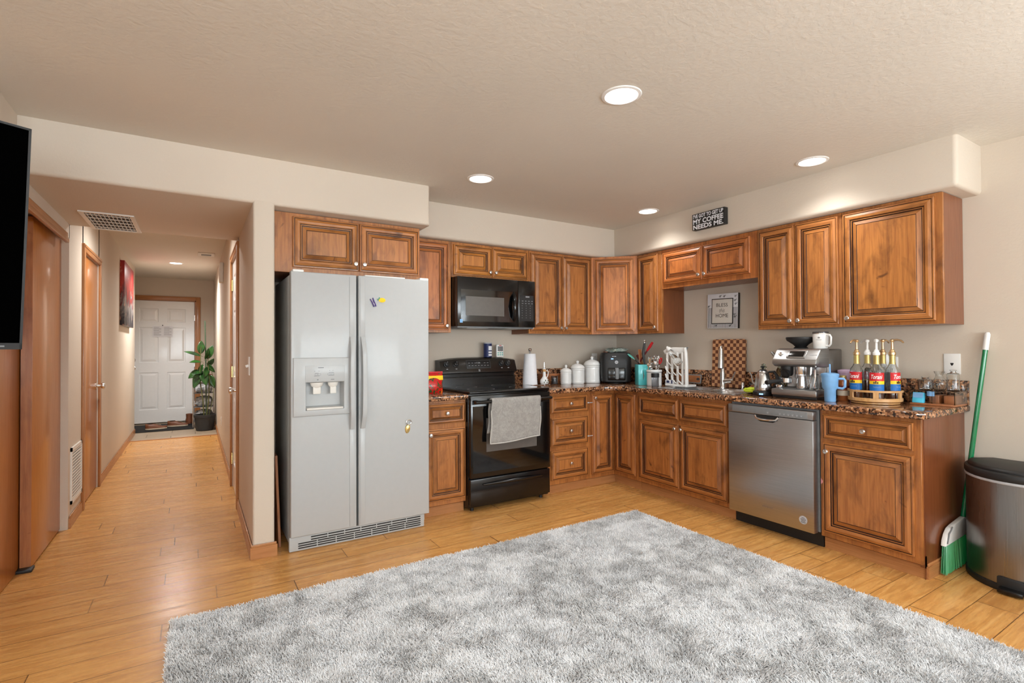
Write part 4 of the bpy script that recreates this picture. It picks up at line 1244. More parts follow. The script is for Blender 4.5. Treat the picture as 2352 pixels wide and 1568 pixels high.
# ------------------------------------------------------------------ microwave
mw_ = thing('microwave', 'black over-the-range microwave mounted under the short cabinet', 'microwave')
MX0, MX1, MZ0, MZ1 = -2.113, -1.353, 1.436, 1.842
mb = MB(); mb.box(MX0, MX1, -0.375, -0.003, MZ0, MZ1, 'black', bev=.003); mb.build('body', mw_)
mb = MB(); mb.box(MX0 + .01, MX1 - .01, -0.39, -0.02, MZ0 - .012, MZ0 + .004, 'grey', bev=.002); un = mb.build('underside', mw_)
mb = MB()
for x in (-2.0, -1.6): mb.box(x, x + .2, -0.36, -0.2, MZ0 - .0135, MZ0 - .011, 'steel')
mb.build('grease_filter', un)
mb = MB(); mb.box(MX0, -1.532, -0.41, -0.375, MZ0, MZ1, 'black', bev=.004); md_ = mb.build('microwave_door', mw_)
mb = MB(); mb.box(MX0 + .03, -1.56, -0.4118, -0.409, MZ0 + .04, MZ1 - .105, 'blackglass'); mb.build('door_glass', md_)
mb = MB(); mb.box(-2.04, -1.675, -0.4126, -0.411, 1.525, 1.682, 'window_grey'); mb.build('window', md_)
mb = MB(); mb.box(MX0 + .02, MX0 + .045, -0.4122, -0.409, MZ0 + .028, MZ0 + .056, 'skyblue'); mb.build('sticker', md_)
mb = MB(); mb.tube([(-1.575, -0.405, 1.49), (-1.585, -.438, 1.53), (-1.59, -.452, 1.61), (-1.585, -.438, 1.69), (-1.575, -0.405, 1.735)], [.012, .016, .017, .016, .012], 'black', 12); mb.build('door_handle', md_)
mb = MB(); mb.box(-1.530, MX1, -0.41, -0.375, MZ0, MZ1, 'black', bev=.004); cp = mb.build('control_panel', mw_)
mb = MB()
mb.box(-1.515, -1.372, -0.4112, -0.409, 1.49, 1.715, 'blackmatte'); mb.build('keypad', cp)
mb = MB()
for r_ in range(8):
    for c_ in range(4 if r_ < 2 else 3):
        x = -1.495 + c_ * (.033 if r_ < 2 else .042); z = 1.665 - r_ * .021
        mb.box(x, x + (.016 if r_ < 2 else .007), -0.4118, -0.411, z - (.003 if r_ < 2 else .0015), z + .003, 'inkgrey')
mb.box(-1.455, -1.415, -0.4118, -0.411, 1.697, 1.708, 'inkgrey'); mb.build('button_print', cp)
lettering([('12:31', -1.437, 1.7025, .036, .012, 0, .02)], cp, 'inklight', tr(0, -.4122, 0), 'clock_digits')

# ------------------------------------------------------------------ dishwasher
dw = thing('dishwasher', 'stainless steel dishwasher with pocket handle and dark control strip', 'dishwasher')
Y0, Y1 = -1.836, -2.432
mb = MB(); mb.box(-0.60, -0.02, -1.83, -2.44, 0.10, 0.862, 'grey'); mb.build('tub', dw, smooth=False)
mb = MB(); mb.box(-0.655, -0.605, Y0, Y1, 0.095, 0.795, 'steel', bev=0.006); dd = mb.build('door_panel', dw)
mb = MB(); mb.box(-0.655, -0.605, Y0, Y1, 0.797, 0.851, 'steel', bev=0.005); ct_ = mb.build('control_fascia', dw)
mb = MB(); mb.box(-0.6565, -0.654, Y0 - .035, Y1 + .035, 0.803, 0.845, 'grey', bev=.001); pn = mb.build('control_panel', ct_)
mb = MB()
for i in range(9):
    if i in (1, 2): continue
    y = -2.13 - i * .028; mb.box(-0.6570, -0.6564, y, y - .014, .820, .8215, 'inklight'); mb.box(-0.6570, -0.6564, y - .002, y - .011, .8125, .8165, 'inklight')
mb.build('panel_print', pn)

mb = MB()
pk = [(-.085, .795), (.085, .795), (.075, .768), (.045, .752), (-.045, .752), (-.075, .768)]
mb.prism(pk, .6545, .6562, 'dark', T=Matrix(((0, 0, -1, 0), (1, 0, 0, -2.128), (0, 1, 0, 0), (0, 0, 0, 1)))); mb.build('pocket', dd)
mb = MB(); mb.tube([(-.657, -2.045, .79), (-.664, -2.06, .772), (-.667, -2.10, .768), (-.667, -2.155, .768), (-.664, -2.196, .772), (-.657, -2.21, .79)], .007, 'chrome', 8); mb.build('handle_lip', dd)
lettering([('whirlpool', 0, 0, .075, .016, .25, 0)], dd, 'grey', tr(-.6560, -2.128, .185) @ RW, 'brand_lettering')
mb = MB(); mb.lathe([(.026, 0), (.026, .0008)], 'inklight', T=tr(-.6552, -2.365, .165) @ rot(R(-90), 'Y'), seg=28); sk = mb.build('round_sticker', dd)
mb = MB()
for i, wd in enumerate((.02, .034, .026, .03)): mb.box(-.6566, -.6560, -2.365 - wd / 2, -2.365 + wd / 2, .178 - i * .009 - .002, .178 - i * .009 + .001, 'ink')
mb.build('sticker_print', sk)
mb = MB(); mb.box(-0.56, -0.53, -1.828, -2.44, 0.0, 0.095, 'blackmatte'); mb.build('toe_kick', dw)

# ------------------------------------------------------------------ sink and faucet
sk = thing('sink', 'double-bowl stainless steel sink set in the granite worktop', 'sink')
sx0, sx1, sy0, sy1 = -0.56, -0.105, -1.81, -1.035
def bowl(cx, cy, wx, wy, dep):
    mb = MB(); vs = []; fs = []; n = 40
    lev = [(1.0, 0.0), (.985, -.004), (.955, -.012), (.93, -.05), (.90, -.12), (.82, -dep), (.5, -dep - .004), (.06, -dep - .008)]
    for k, z in lev:
        for i in range(n):
            a = 2 * PI * i / n; f = lambda q: math.copysign(abs(q) ** .5, q)
            vs.append((cx + wx / 2 * k * f(math.cos(a)), cy + wy / 2 * k * f(math.sin(a)), CT1 + .004 + z))
    for j in range(len(lev) - 1):
        for i in range(n):
            q = (i + 1) % n; fs.append((j * n + i, j * n + q, (j + 1) * n + q, (j + 1) * n + i))
    fs.append(tuple((len(lev) - 1) * n + i for i in range(n)))
    mb.add(vs, fs, 'steelsink'); return mb.build('bowl', sk, sharp=60)


bowl(-0.345, -1.235, .375, .36, .17); bowl(-0.345, -1.615, .375, .36, .17)
# rim plate with two rounded openings
def rim():
    bm = bmesh.new()
    def loop(cx, cy, wx, wy, p=.5, n=40):
        f = lambda q: math.copysign(abs(q) ** p, q)
        return [bm.verts.new((cx + wx / 2 * f(math.cos(2 * PI * i / n)), cy + wy / 2 * f(math.sin(2 * PI * i / n)), CT1 + .004)) for i in range(n)]
    ls = [loop((sx0 + sx1) / 2, (sy0 + sy1) / 2, sx1 - sx0, sy1 - sy0, .28, 60), loop(-0.345, -1.235, .375, .36), loop(-0.345, -1.615, .375, .36)]
    es = []
    for l in ls:
        for i in range(len(l)): es.append(bm.edges.new((l[i], l[(i + 1) % len(l)])))
    bmesh.ops.triangle_fill(bm, edges=es, use_beauty=True, use_dissolve=False)
    o = MB().frombm(bm, 'steelsink')
    lip = [(((sx0 + sx1) / 2 + (sx1 - sx0) / 2 * math.copysign(abs(math.cos(a)) ** .28, math.cos(a))), ((sy0 + sy1) / 2 + (sy1 - sy0) / 2 * math.copysign(abs(math.sin(a)) ** .28, math.sin(a))), CT1 + .002) for a in [2 * PI * i / 120 for i in range(121)]]
    o.tube(lip, .0035, 'steelsink', 6)
    return o.build('rim', sk)


rim()
fa = thing('faucet', 'tall brushed pull-down kitchen faucet with side lever behind the sink', 'faucet', (-0.125, -1.412, CT1 + .004))
mb = MB(); mb.lathe([(.028, 0), (.028, .006), (.023, .012), (.022, .05), (.022, .125), (.017, .15), (.0135, .19), (.0135, .26)], 'nickel', seg=20)
mb.tube([(0, 0, .26), (-.006, -.003, .30), (-.026, -.014, .335), (-.052, -.028, .350), (-.076, -.042, .345), (-.090, -.05, .32)], .0125, 'nickel', 12); mb.build('spout', fa)
mb = MB(); mb.tube([(-.086, -.047, .335), (-.092, -.05, .27), (-.095, -.052, .215), (-.097, -.052, .175)], [.0155, .018, .023, .024], 'nickel', 14); sp = mb.build('spray_head', fa)
mb = MB(); mb.tube([(-.097, -.052, .176), (-.0973, -.052, .17)], .018, 'blackmatte', 14); mb.build('nozzle', sp)
mb = MB(); mb.tube([(0, -.015, .06), (0, -.085, .07)], [.021, .019], 'nickel', 14); mb.tube([(0, -.085, .072), (-.005, -.10, .10), (-.01, -.125, .145)], [.007, .006, .005], 'nickel', 8); mb.build('lever', fa)
t = thing('soap_dispenser', 'small chrome cylinder stub on the sink rim right of the checkered board', 'dispenser', (-0.13, -1.60, CT1 + .004))
mb = MB(); mb.lathe([(.017, 0), (.017, .004), (.012, .006), (.012, .055), (.010, .06), (0, .061)], 'chrome'); mb.build('cap', t)

# ------------------------------------------------------------------ things on the back counter
Z = CT1 + 0.0005
def lathe_thing(name, label, cat, loc, prof, mat, part='body', group=None, seg=28, sx=1, sy=1):
    t = thing(name, label, cat, loc, 0, group)
    mb = MB(); mb.lathe(prof, mat, seg=seg, sx=sx, sy=sy); mb.build(part, t); return t


t = thing('snack_bag', 'red and yellow snack bag standing on the short worktop beside the refrigerator', 'snack bag', (-2.335, -0.42, Z))
vs = []; fs = []; n = 14
for j in range(n + 1):
    v = j / n; th = .045 * math.sin(PI * min(1, v * .93 + .12)) ** .7 * (1 - .5 * v)
    for i in range(n + 1):
        u = i / n * 2 - 1; e = th * (1 - u * u) ** .5
        vs.append((u * .085 * (1 + .04 * noise.noise(Vector((u, v * 4, 2)))), -e, v * .165))
for j in range(n + 1):
    v = j / n; th = .045 * math.sin(PI * min(1, v * .93 + .12)) ** .7 * (1 - .5 * v)
    for i in range(n + 1):
        u = i / n * 2 - 1; vs.append((u * .085 * (1 + .04 * noise.noise(Vector((u, v * 4, 2)))), th * (1 - u * u) ** .5, v * .165))
m_ = (n + 1) ** 2
for b in (0, m_):
    for j in range(n):
        for i in range(n): a = b + j * (n + 1) + i; fs.append((a, a + 1, a + n + 2, a + n + 1))
mb = MB(); mb.add(vs, fs, 'chips'); mb.build('pouch', t, sharp=60)
mb = MB(); mb.box(-.08, .08, -.032, -.027, .10, .135, 'yellow', bev=.002, T=rot(R(-8), 'X') @ tr(0, -.004, 0)); mb.box(-.082, .082, -.005, .005, .16, .17, 'labelred'); mb.build('printed_band', t)

t = thing('salt_canister', 'dark blue and white cylindrical salt canister standing on the range backguard', 'canister', (-1.655, -0.085, 1.174))
mb = MB(); mb.lathe([(.038, 0), (.038, .002), (.038, .125)], 'navy'); mb.lathe([(.0385, .122), (.0385, .132), (.036, .133), (0, .133)], 'inklight'); mb.build('body', t)
mb = MB()
for z0, z1 in ((.012, .028), (.036, .052), (.062, .1)): mb.box(-.012, .02, -.0395, -.034, z0, z1, 'paper')
mb.build('label', t)
t = thing('kitchen_timer', 'white digital kitchen timer standing on the range backguard right of the salt', 'timer', (-1.53, -0.085, 1.172))
mb = MB(); mb.box(-.038, .038, -.012, .012, 0, .115, 'white', bev=.008); mb.build('case', t)
mb = MB(); mb.box(-.028, .028, -.0135, -.011, .055, .1, 'grey', bev=.002); mb.build('display', t)
mb = MB()
for x in (-.022, 0, .022):
    for z in (.022, .04): mb.box(x - .007, x + .007, -.0135, -.011, z - .005, z + .005, 'tealmat', bev=.002)
mb.box(-.012, .012, -.0132, -.011, .104, .11, 'labelred'); mb.build('button_row', t)

t = thing('spoon_rest', 'long steel spoon lying at the counter edge beside the cooktop', 'spoon', (-1.26, -0.315, Z), R(4))
mb = MB(); mb.tube([(-.07, .005, .012), (.0, 0, .010), (.08, -.002, .008)], [.006, .005, .006], 'chrome', 8); mb.build('handle', t)
mb = MB(); mb.lathe([(0, .001), (.02, .003), (.028, .014), (.026, .015), (.015, .006), (0, .004)], 'chrome', (.105, -.002, 0), sx=1.3); mb.build('bowl', t)

t = thing('paper_towel_holder', 'upright roll of white paper towels on a steel stand', 'paper towel', (-1.262, -0.185, Z))
mb = MB(); mb.lathe([(.075, 0), (.075, .006), (.02, .009), (.006, .012), (.006, .325), (.005, .328)], 'nickel', seg=32); mb.build('stand', t)
mb = MB(); mb.lathe([(.006, .30), (.010, .315), (.017, .335), (.0175, .342), (.012, .346), (0, .347)], 'chrome'); mb.build('finial', t)
mb = MB(); mb.lathe([(.015, .012), (.069, .012), (.067, .05), (.062, .15), (.056, .25), (.053, .296), (.015, .296)], 'paper', seg=40); mb.build('paper_roll', t)

t = thing('oil_cruet', 'cream hand-painted oil cruet with curved handle and pourer', 'cruet', (-1.12, -0.215, Z))
mb = MB(); mb.lathe([(.024, 0), (.036, .012), (.042, .032), (.038, .052), (.024, .07), (.015, .085), (.0135, .12), (.015, .15), (.018, .156), (.014, .158)], 'porcelain'); cb = mb.build('body', t)
mb = MB()
for a, z in ((-2.2, .03), (-1.9, .045), (-1.5, .028), (-1.2, .044), (-.8, .03)):
    ca, sa = math.cos(a), math.sin(a)
    mb.tube([(ca * .0385, sa * .0385, z - .009), (ca * .0415, sa * .0415, z), (ca * .037, sa * .037, z + .011)], [.001, .005, .001], 'leaf', 6)
mb.lathe([(.0165, .128), (.0168, .15)], 'bamboo', capb=False, capt=False); mb.build('painted_pattern', cb)
mb = MB(); mb.tube([(.014, 0, .135), (.035, 0, .142), (.046, 0, .12), (.04, 0, .09), (.028, 0, .068)], .004, 'porcelain', 8); mb.build('handle', t)
mb = MB(); mb.lathe([(.011, .156), (.011, .163), (.005, .166), (.0045, .2), (.0035, .215)], 'chrome'); mb.build('pourer', t)

t = thing('wooden_box', 'low brown wooden box against the backsplash behind the jar', 'box', (-0.985, -0.10, Z))
mb = MB(); mb.box(-.10, .10, -.045, .045, 0, .10, 'woodmid', bev=.003, grain=0); mb.build('case', t)
t = thing('glass_jar', 'small dark glass jar in front of the wooden box', 'jar', (-1.0, -0.21, Z))
mb = MB(); mb.lathe([(.030, 0), (.033, .004), (.033, .08), (.030, .082), (.030, .006), (0, .006)], 'smoke'); mb.build('glass_body', t)
mb = MB(); mb.lathe([(.028, .007), (.0285, .06), (0, .062)], 'grey'); mb.build('filling', t)


def canister(x, y, r, h, label):
    t = thing('canister', label, 'canister', (x, y, Z), group='white ceramic canisters')
    mb = MB(); pf = [(r * .93, 0), (r * .96, .004), (r * .96, .012), (r, .014), (r * .985, .018)]
    for i in range(9): pf += [(r * .975, .022 + (h - .05) * i / 9), (r * .985, .022 + (h - .05) * (i + .5) / 9)]
    pf += [(r * .975, h - .03), (r, h - .027), (r * 1.01, h - .02), (r * .99, h - .014), (r * .95, h - .012)]
    mb.lathe(pf, 'porcelain', seg=40); mb.build('pot', t)
    lh = r * .55
    mb = MB(); mb.lathe([(r * .97, h - .012), (r * 1.03, h - .008), (r * 1.02, h), (r * .85, h + lh * .5), (r * .5, h + lh * .85), (r * .18, h + lh), (r * .14, h + lh + .004)], 'porcelain', seg=40); ld = mb.build('lid', t)
    k = .011 + r * .06; mb = MB(); mb.lathe([(k * math.sin(a), -k * math.cos(a)) for a in [PI * i / 10 for i in range(11)]], 'porcelain', (0, 0, h + lh + .002 + k * .9), seg=20); mb.build('lid_knob', ld)


canister(-0.868, -0.22, .054, .128, 'smallest of the three white lidded ceramic canisters')
canister(-0.724, -0.22, .068, .158, 'middle-sized of the three white lidded ceramic canisters')
canister(-0.540, -0.22, .083, .186, 'largest of the three white lidded ceramic canisters, next to the air fryer')
t = thing('power_cord', 'black plug and cord running from the outlet behind the canister', 'cord', (-0.30, 0, 1.09))
mb = MB(); mb.box(-.03, .01, -.045, -.0095, -.01, .015, 'blackmatte', bev=.006); mb.build('plug', t)
mb = MB(); mb.tube([(-.01, -.04, 0), (.03, -.06, -.005), (.07, -.10, -.03), (.085, -.13, -.09), (.08, -.15, -.15), (.075, -.17, -.184)], .0045, 'blackmatte', 8); mb.build('cable', t)

af = thing('air_fryer', 'black air fryer with a basket handle in the counter corner', 'air fryer', (-0.345, -0.345, Z), R(-38))
def sq_loft(mb, levels, mat, n=48, p=.42):
    vs = []; fs = []
    f = lambda q: math.copysign(abs(q) ** p, q)
    for (wx, wy, z, oy) in levels:
        for i in range(n):
            a = 2 * PI * i / n; vs.append((wx * f(math.cos(a)), oy + wy * f(math.sin(a)), z))
    for j in range(len(levels) - 1):
        for i in range(n):
            q = (i + 1) % n; fs.append((j * n + i, j * n + q, (j + 1) * n + q, (j + 1) * n + i))
    fs.append(tuple(reversed(range(n)))); fs.append(tuple((len(levels) - 1) * n + i for i in range(n)))
    return mb.add(vs, fs, mat)


mb = MB(); sq_loft(mb, [(.125, .125, .008, 0), (.144, .138, .02, 0), (.151, .14, .10, 0), (.151, .14, .20, 0), (.147, .136, .27, 0), (.138, .126, .296, 0), (.11, .11, .302, 0)], 'blackmatte'); mb.build('body', af)
mb = MB(); mb.lathe([(.07, 0), (.07, .01)], 'blackmatte'); mb.build('foot', af)
mb = MB(); mb.box(-.085, .085, -.148, -.12, .03, .155, 'black', bev=.012); bk = mb.build('basket_front', af)
mb = MB(); mb.box(-.017, .017, -.195, -.145, .125, .155, 'grey', bev=.007); mb.box(-.017, .017, -.197, -.178, .045, .15, 'grey', bev=.008); mb.build('basket_handle', bk)
mb = MB(); mb.lathe([(.0165, 0), (.0165, .002)], 'inklight', T=tr(.0, -.1385, .208) @ rot(R(90), 'X')); dl = mb.build('dial_badge', af)
mb = MB(); mb.box(-.008, .008, -.1412, -.1402, .204, .206, 'ink'); mb.box(-.006, .006, -.1412, -.1402, .210, .212, 'ink'); mb.build('badge_print', dl)
mb = MB()
for x, wd in ((-.04, .010), (-.026, .006), (-.016, .012)): mb.box(x, x + wd, -.1400, -.1385, .262, .267, 'paper')
mb.build('control_print', af)
mb = MB(); mb.box(-.052, -.03, -.1404, -.1385, .236, .245, 'lcd'); mb.build('display', af)
t = thing('dish_cloth', 'crumpled pale green and white cloth on top of the air fryer', 'cloth', (-0.318, -0.335, Z + .302))
blob(.19, .15, .042, 3, 'dishcloth', amp=.5, freq=4).build('cloth', t)
t = thing('lid', 'small brown round lid on the left of the air fryer top', 'lid', (-0.43, -0.30, Z + .302))
mb = MB(); mb.lathe([(.022, 0), (.022, .008), (.018, .011), (0, .011)], 'leather'); mb.build('disc', t)

# utensil crocks
t = thing('utensil_crock', 'square turquoise ceramic crock holding utensils', 'crock', (-0.345, -0.712, Z), R(-28))
mb = MB(); mb.box(-.058, .058, -.058, .058, 0, .192, 'teal', bev=.005)
mb.build('pot', t)
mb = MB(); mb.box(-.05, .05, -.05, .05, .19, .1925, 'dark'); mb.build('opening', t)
mb = MB(); mb.tube([(-.012, -.0585, .05), (-.008, -.0595, .09), (-.012, -.059, .135)], [.0015, .004, .001], 'leather', 6); mb.build('painted_mark', t)
CKX, CKY = -0.345, -0.712


def utensil(name, label, cat, base, tip, parts):
    """parts built along local z from base to tip"""
    b = Vector(base); d = (Vector(tip) - b); L = d.length
    t = thing(name, label, cat); t.matrix_world = Matrix.Translation(b) @ d.to_track_quat('Z', 'Y').to_matrix().to_4x4()
    for pn, fn in parts:
        mb = MB(); fn(mb, L); mb.build(pn, t)
    return t


def spoonhead(mat, w_, l_, th=.006):
    return lambda mb, L: mb.lathe([(0, L - l_), (w_ * .6, L - l_ * .8), (w_, L - l_ * .4), (w_ * .8, L - l_ * .1), (0, L)], mat, sy=th / w_)


ZB = Z + .1925
utensil('spatula', 'teal spatula head sticking out left of the turquoise crock', 'spatula', (CKX - .02, CKY + .01, ZB), (CKX - .075, CKY + .115, ZB + .10),
        [('shaft', lambda mb, L: mb.tube([(0, 0, 0), (0, 0, L * .4)], .005, 'blackmatte')), ('blade', spoonhead('tealmat', .038, .09))])
utensil('rolling_tool', 'red-handled tool leaning left across the turquoise crock', 'utensil', (CKX - .01, CKY + .045, ZB), (CKX + .04, CKY - .09, ZB + .205),
        [('shaft', lambda mb, L: mb.tube([(0, 0, 0), (0, 0, L * .72)], .008, 'maroon')), ('handle', lambda mb, L: mb.tube([(0, 0, L * .62), (0, 0, L * .8), (0, 0, L)], [.009, .014, .011], 'red', 12))])
utensil('wooden_spoon', 'light wooden spatula standing in the turquoise crock', 'spoon', (CKX, CKY + .02, ZB), (CKX + .01, CKY + .045, ZB + .14),
        [('blade', lambda mb, L: mb.box(-.017, .017, -.004, .004, 0, L, 'woodmid', bev=.004))])
utensil('wooden_spoon', 'brown wooden spoon handle standing right in the turquoise crock', 'spoon', (CKX, CKY - .02, ZB), (CKX, CKY - .01, ZB + .13),
        [('handle', lambda mb, L: mb.box(-.012, .012, -.004, .004, 0, L, 'bamboo', bev=.004))])
utensil('tongs', 'dark grey tongs with a metal ring standing tallest in the crock', 'tongs', (CKX - .02, CKY - .045, ZB), (CKX + .0, CKY - .028, ZB + .20),
        [('arm', lambda mb, L: mb.tube([(0, 0, 0), (.012, 0, L * .5), (0, 0, L)], [.009, .014, .010], 'pot', 10)), ('ring', lambda mb, L: mb.tube([(.011 * math.cos(a), 0, L + .011 + .011 * math.sin(a)) for a in [2 * PI * i / 14 for i in range(15)]], .0035, 'chrome', 6))])
utensil('ladle', 'dark red ladle handle behind the teal spatula', 'ladle', (CKX + .03, CKY + .03, ZB), (CKX + .02, CKY + .085, ZB + .085),
        [('handle', lambda mb, L: mb.tube([(0, 0, 0), (0, 0, L)], [.01, .014], 'maroon', 10))])
WKX, WKY = -0.36, -0.868
t = thing('utensil_crock', 'round white ceramic crock with dark rim line holding whisks and cutters', 'crock', (WKX, WKY, Z))
mb = MB(); mb.lathe([(.062, 0), (.066, .004), (.066, .128), (.070, .131), (.070, .146), (.067, .148)], 'porcelain', seg=36); mb.build('pot', t)
mb = MB(); mb.lathe([(.0668, .1245), (.0668, .1275)], 'ink', seg=36, capb=False, capt=False); mb.lathe([(.0664, .009), (.0664, .0105)], 'ink', seg=36, capb=False, capt=False); mb.build('rim_line', t)
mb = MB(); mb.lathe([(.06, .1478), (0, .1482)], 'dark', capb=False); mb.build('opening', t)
ZW = Z + .148
for k, (dx, dy, h, sc, lb) in enumerate([(0.01, .045, .11, .8, 'wire whisk standing left in the white crock'), (.03, -.01, .13, 1.0, 'large wire whisk standing in the middle of the white crock'), (-.02, -.055, .10, .8, 'small wire whisk leaning right in the white crock')]):
    t = thing('whisk', lb, 'whisk', (WKX + dx * .6, WKY + dy * .6, ZW)); t.rotation_euler = (R(-dy * 300), 0, k)
    mb = MB(); mb.tube([(0, 0, 0), (0, 0, h * .4)], .006, 'chrome'); mb.build('handle', t)
    mb = MB()
    for q in range(5):
        a = PI * q / 5
        mb.tube([(r_ * sc * math.cos(a), r_ * sc * math.sin(a), h * .4 + zz) for r_, zz in ((0, 0), (.018, .02), (.026, .045), (.02, .07), (0, .08), (-.02, .07), (-.026, .045), (-.018, .02), (0, 0))], .0018, 'chrome', 5)
    mb.build('wires', t)
for k, (dx, dy, dz, r_, lb) in enumerate([(-.045, .0, .03, .028, 'round metal cookie cutter low at the front of the white crock'), (-.03, -.045, .055, .024, 'metal cutter ring at the right of the white crock'), (-.04, .03, .045, .018, 'small bright metal cutter ring at the left of the white crock'), (-.02, -.02, .085, .03, 'upper metal cutter ring over the white crock')]):
    t = thing('cookie_cutter', lb, 'cookie cutter', (WKX + dx, WKY + dy, ZW + dz)); t.rotation_euler = (R(70 + 17 * k), R(25 * k), R(40))
    mb = MB(); mb.lathe([(r_, -.008), (r_, .008), (r_ - .0015, .008), (r_ - .0015, -.008), (r_, -.008)], 'chrome', capb=False, capt=False); mb.build('band', t)
utensil('scissors', 'red-handled scissors standing at the right of the white crock', 'scissors', (WKX, WKY - .045, ZW), (WKX - .0, WKY - .085, ZW + .105),
        [('blade', lambda mb, L: mb.box(-.006, .006, -.002, .002, 0, L * .6, 'chrome')), ('handle', lambda mb, L: mb.tube([(.014 * math.cos(a), 0, L * .78 + .026 * math.sin(a)) for a in [2 * PI * i / 14 for i in range(15)]], .006, 'red', 8))])
utensil('peeler', 'long bamboo skewer handle leaning left in the white crock', 'utensil', (WKX - .03, WKY + .045, ZW), (WKX - .02, WKY + .03, ZW + .10), [('handle', lambda mb, L: mb.tube([(0, 0, 0), (0, 0, L)], .004, 'bamboo'))])
t = thing('glass_jar', 'small grey jar with wide black lid in front of the white crock', 'jar', (-0.43, -0.945, Z))
mb = MB(); mb.lathe([(.030, 0), (.032, .004), (.032, .085), (0, .086)], 'smoke'); mb.build('glass_body', t)
mb = MB(); mb.lathe([(.034, .084), (.035, .088), (.035, .118), (.031, .122), (0, .122)], 'blackmatte'); mb.build('lid', t)

# drying rack
rk = thing('drying_rack', 'white plastic bottle drying rack with slanted slots next to the sink', 'drying rack', (-0.235, -1.045, Z + .004), R(-90))
RWd, RDp, RH = .262, .13, .345   # local x right on screen, y into the wall
mb = MB(); mb.prism([(-RWd / 2, -RDp / 2 + .03), (-RWd / 2 + .03, -RDp / 2), (RWd / 2 - .01, -RDp / 2), (RWd / 2, -RDp / 2 + .01), (RWd / 2, RDp / 2), (-RWd / 2, RDp / 2)], 0, .02, 'white', bev=.004); mb.build('base_tray', rk)
mb = MB(); mb.tube([(RWd / 2 - .012, -RDp / 2 + .02, .01), (RWd / 2 - .013, -RDp / 2 + .02, RH * .6), (RWd / 2 - .016, -RDp / 2 + .018, RH * .85), (RWd / 2 - .022, -RDp / 2 + .015, RH)], [.017, .017, .016, .012], 'white', 10)
mb.build('post', rk)
mb = MB(); mb.prism([(-.115, .285), (-.10, .312), (-.04, .285), (.02, .278), (.06, .292), (.105, RH - .04), (.118, RH), (-.02, RH + .002), (-.09, RH - .004), (-.135, .315)], -.006, .006, 'white', T=tr(0, -RDp / 2 + .02, 0) @ rot(R(90), 'X'), bev=.003); mb.build('top_panel', rk)
mb = MB(); mb.prism([(-.09, RH - .02), (-.07, RH), (.12, RH + .003), (.10, RH - .03), (.03, RH - .045), (-.05, RH - .04)], -.004, .004, 'grey', T=tr(0, -.02, 0) @ rot(R(90), 'X')); mb.build('inner_panel', rk)
for x in (-.09, -.035, .025, .08):
    mb = MB(); mb.box(x - .011, x + .011, -RDp / 2 + .010, -RDp / 2 + .022, .02, .30, 'white', bev=.004); mb.build('upright', rk)
for (x, z) in ((-.085, .06), (-.02, .05), (.05, .04), (-.085, .13), (-.02, .12), (.045, .115), (-.07, .20), (.0, .19)):
    mb = MB(); mb.tube([(x - .025, -RDp / 2 + .014, z + .045), (x, -RDp / 2 - .004, z + .015), (x + .03, -RDp / 2 + .014, z - .022)], .0055, 'white', 8); mb.build('slat', rk)
t = thing('baby_bottle', 'clear bottle hanging upside down at the top of the drying rack', 'bottle', (-.33, -1.045, Z + .30)); t.rotation_euler = (R(-38), R(-10), 0)
mb = MB(); mb.lathe([(.018, .03), (.024, .012), (.025, -.06), (.030, -.075), (.030, -.12), (.027, -.125), (0, -.126)], 'clear'); mb.build('flask', t)
mb = MB(); mb.lathe([(.021, .03), (.022, .034), (.022, .052), (.016, .056), (.008, .072), (0, .074)], 'white'); mb.build('cap', t)
t = thing('small_box', 'small white and blue cardboard box on the drying rack tray', 'box', (-.283, -0.985, Z + .026), R(-90))
mb = MB(); mb.box(-.045, .045, -.012, .012, 0, .032, 'paper', bev=.001); mb.build('carton', t)
mb = MB(); mb.box(-.03, .0, -.0128, -.0118, .006, .026, 'navy'); mb.box(.022, .036, -.0128, -.0118, 0.001, .031, 'navy'); mb.build('print', t)
t = thing('wooden_dish', 'small brown wooden disc lying on the drying rack tray', 'dish', (-.25, -1.10, Z + .026))
mb = MB(); mb.lathe([(.03, 0), (.042, .008), (.044, .014), (.038, .012), (0, .008)], 'woodmid'); mb.build('disc', t)
t = thing('small_glass', 'small clear glass standing behind the white box on the rack', 'glass', (-.225, -0.965, Z + .026))
mb = MB(); mb.lathe([(.024, 0), (.030, .06), (.028, .06), (.022, .004), (0, .004)], 'clear'); mb.build('glass_body', t)

t = thing('cutting_board', 'wooden cutting board with grey rim lying on edge against the backsplash', 'cutting board', (-.06, -1.02, Z + .022), R(-90))
mb = MB(); mb.box(-.14, .12, -.006, .006, 0.0, .082, 'grey', bev=.012, T=rot(R(-10), 'X')); mb.build('rim', t)
mb = MB(); mb.box(-.13, .112, -.0075, -.0055, .010, .072, 'woodmid', bev=.001, T=rot(R(-10), 'X'), grain=0); mb.build('board_face', t)
mb = MB(); mb.lathe([(.013, 0), (.013, .001)], 'pot', T=rot(R(-10), 'X') @ tr(.09, -.0076, .041) @ rot(R(90), 'X') @ Matrix.Diagonal((1.3, .9, 1, 1))); mb.build('handle_hole', t)
t = thing('cutting_board', 'tall checkered end-grain cutting board leaning behind the faucet', 'cutting board', (-.045, -1.405, Z + .008), R(-90))
Tc = rot(R(-4), 'X')
bm = bmesh.new(); bmesh.ops.create_cube(bm, size=1, matrix=tr(0, 0, .205) @ Matrix.Diagonal((.315, .02, .41, 1)))
bmesh.ops.bevel(bm, geom=[e for e in bm.edges if abs(e.verts[0].co.y - e.verts[1].co.y) > .01], offset=.018, segments=4, profile=.5, affect='EDGES')
mb = MB(); mb.frombm(bm, 'checker'); o = mb.build('board', t); o.rotation_euler = (R(-3), 0, 0)
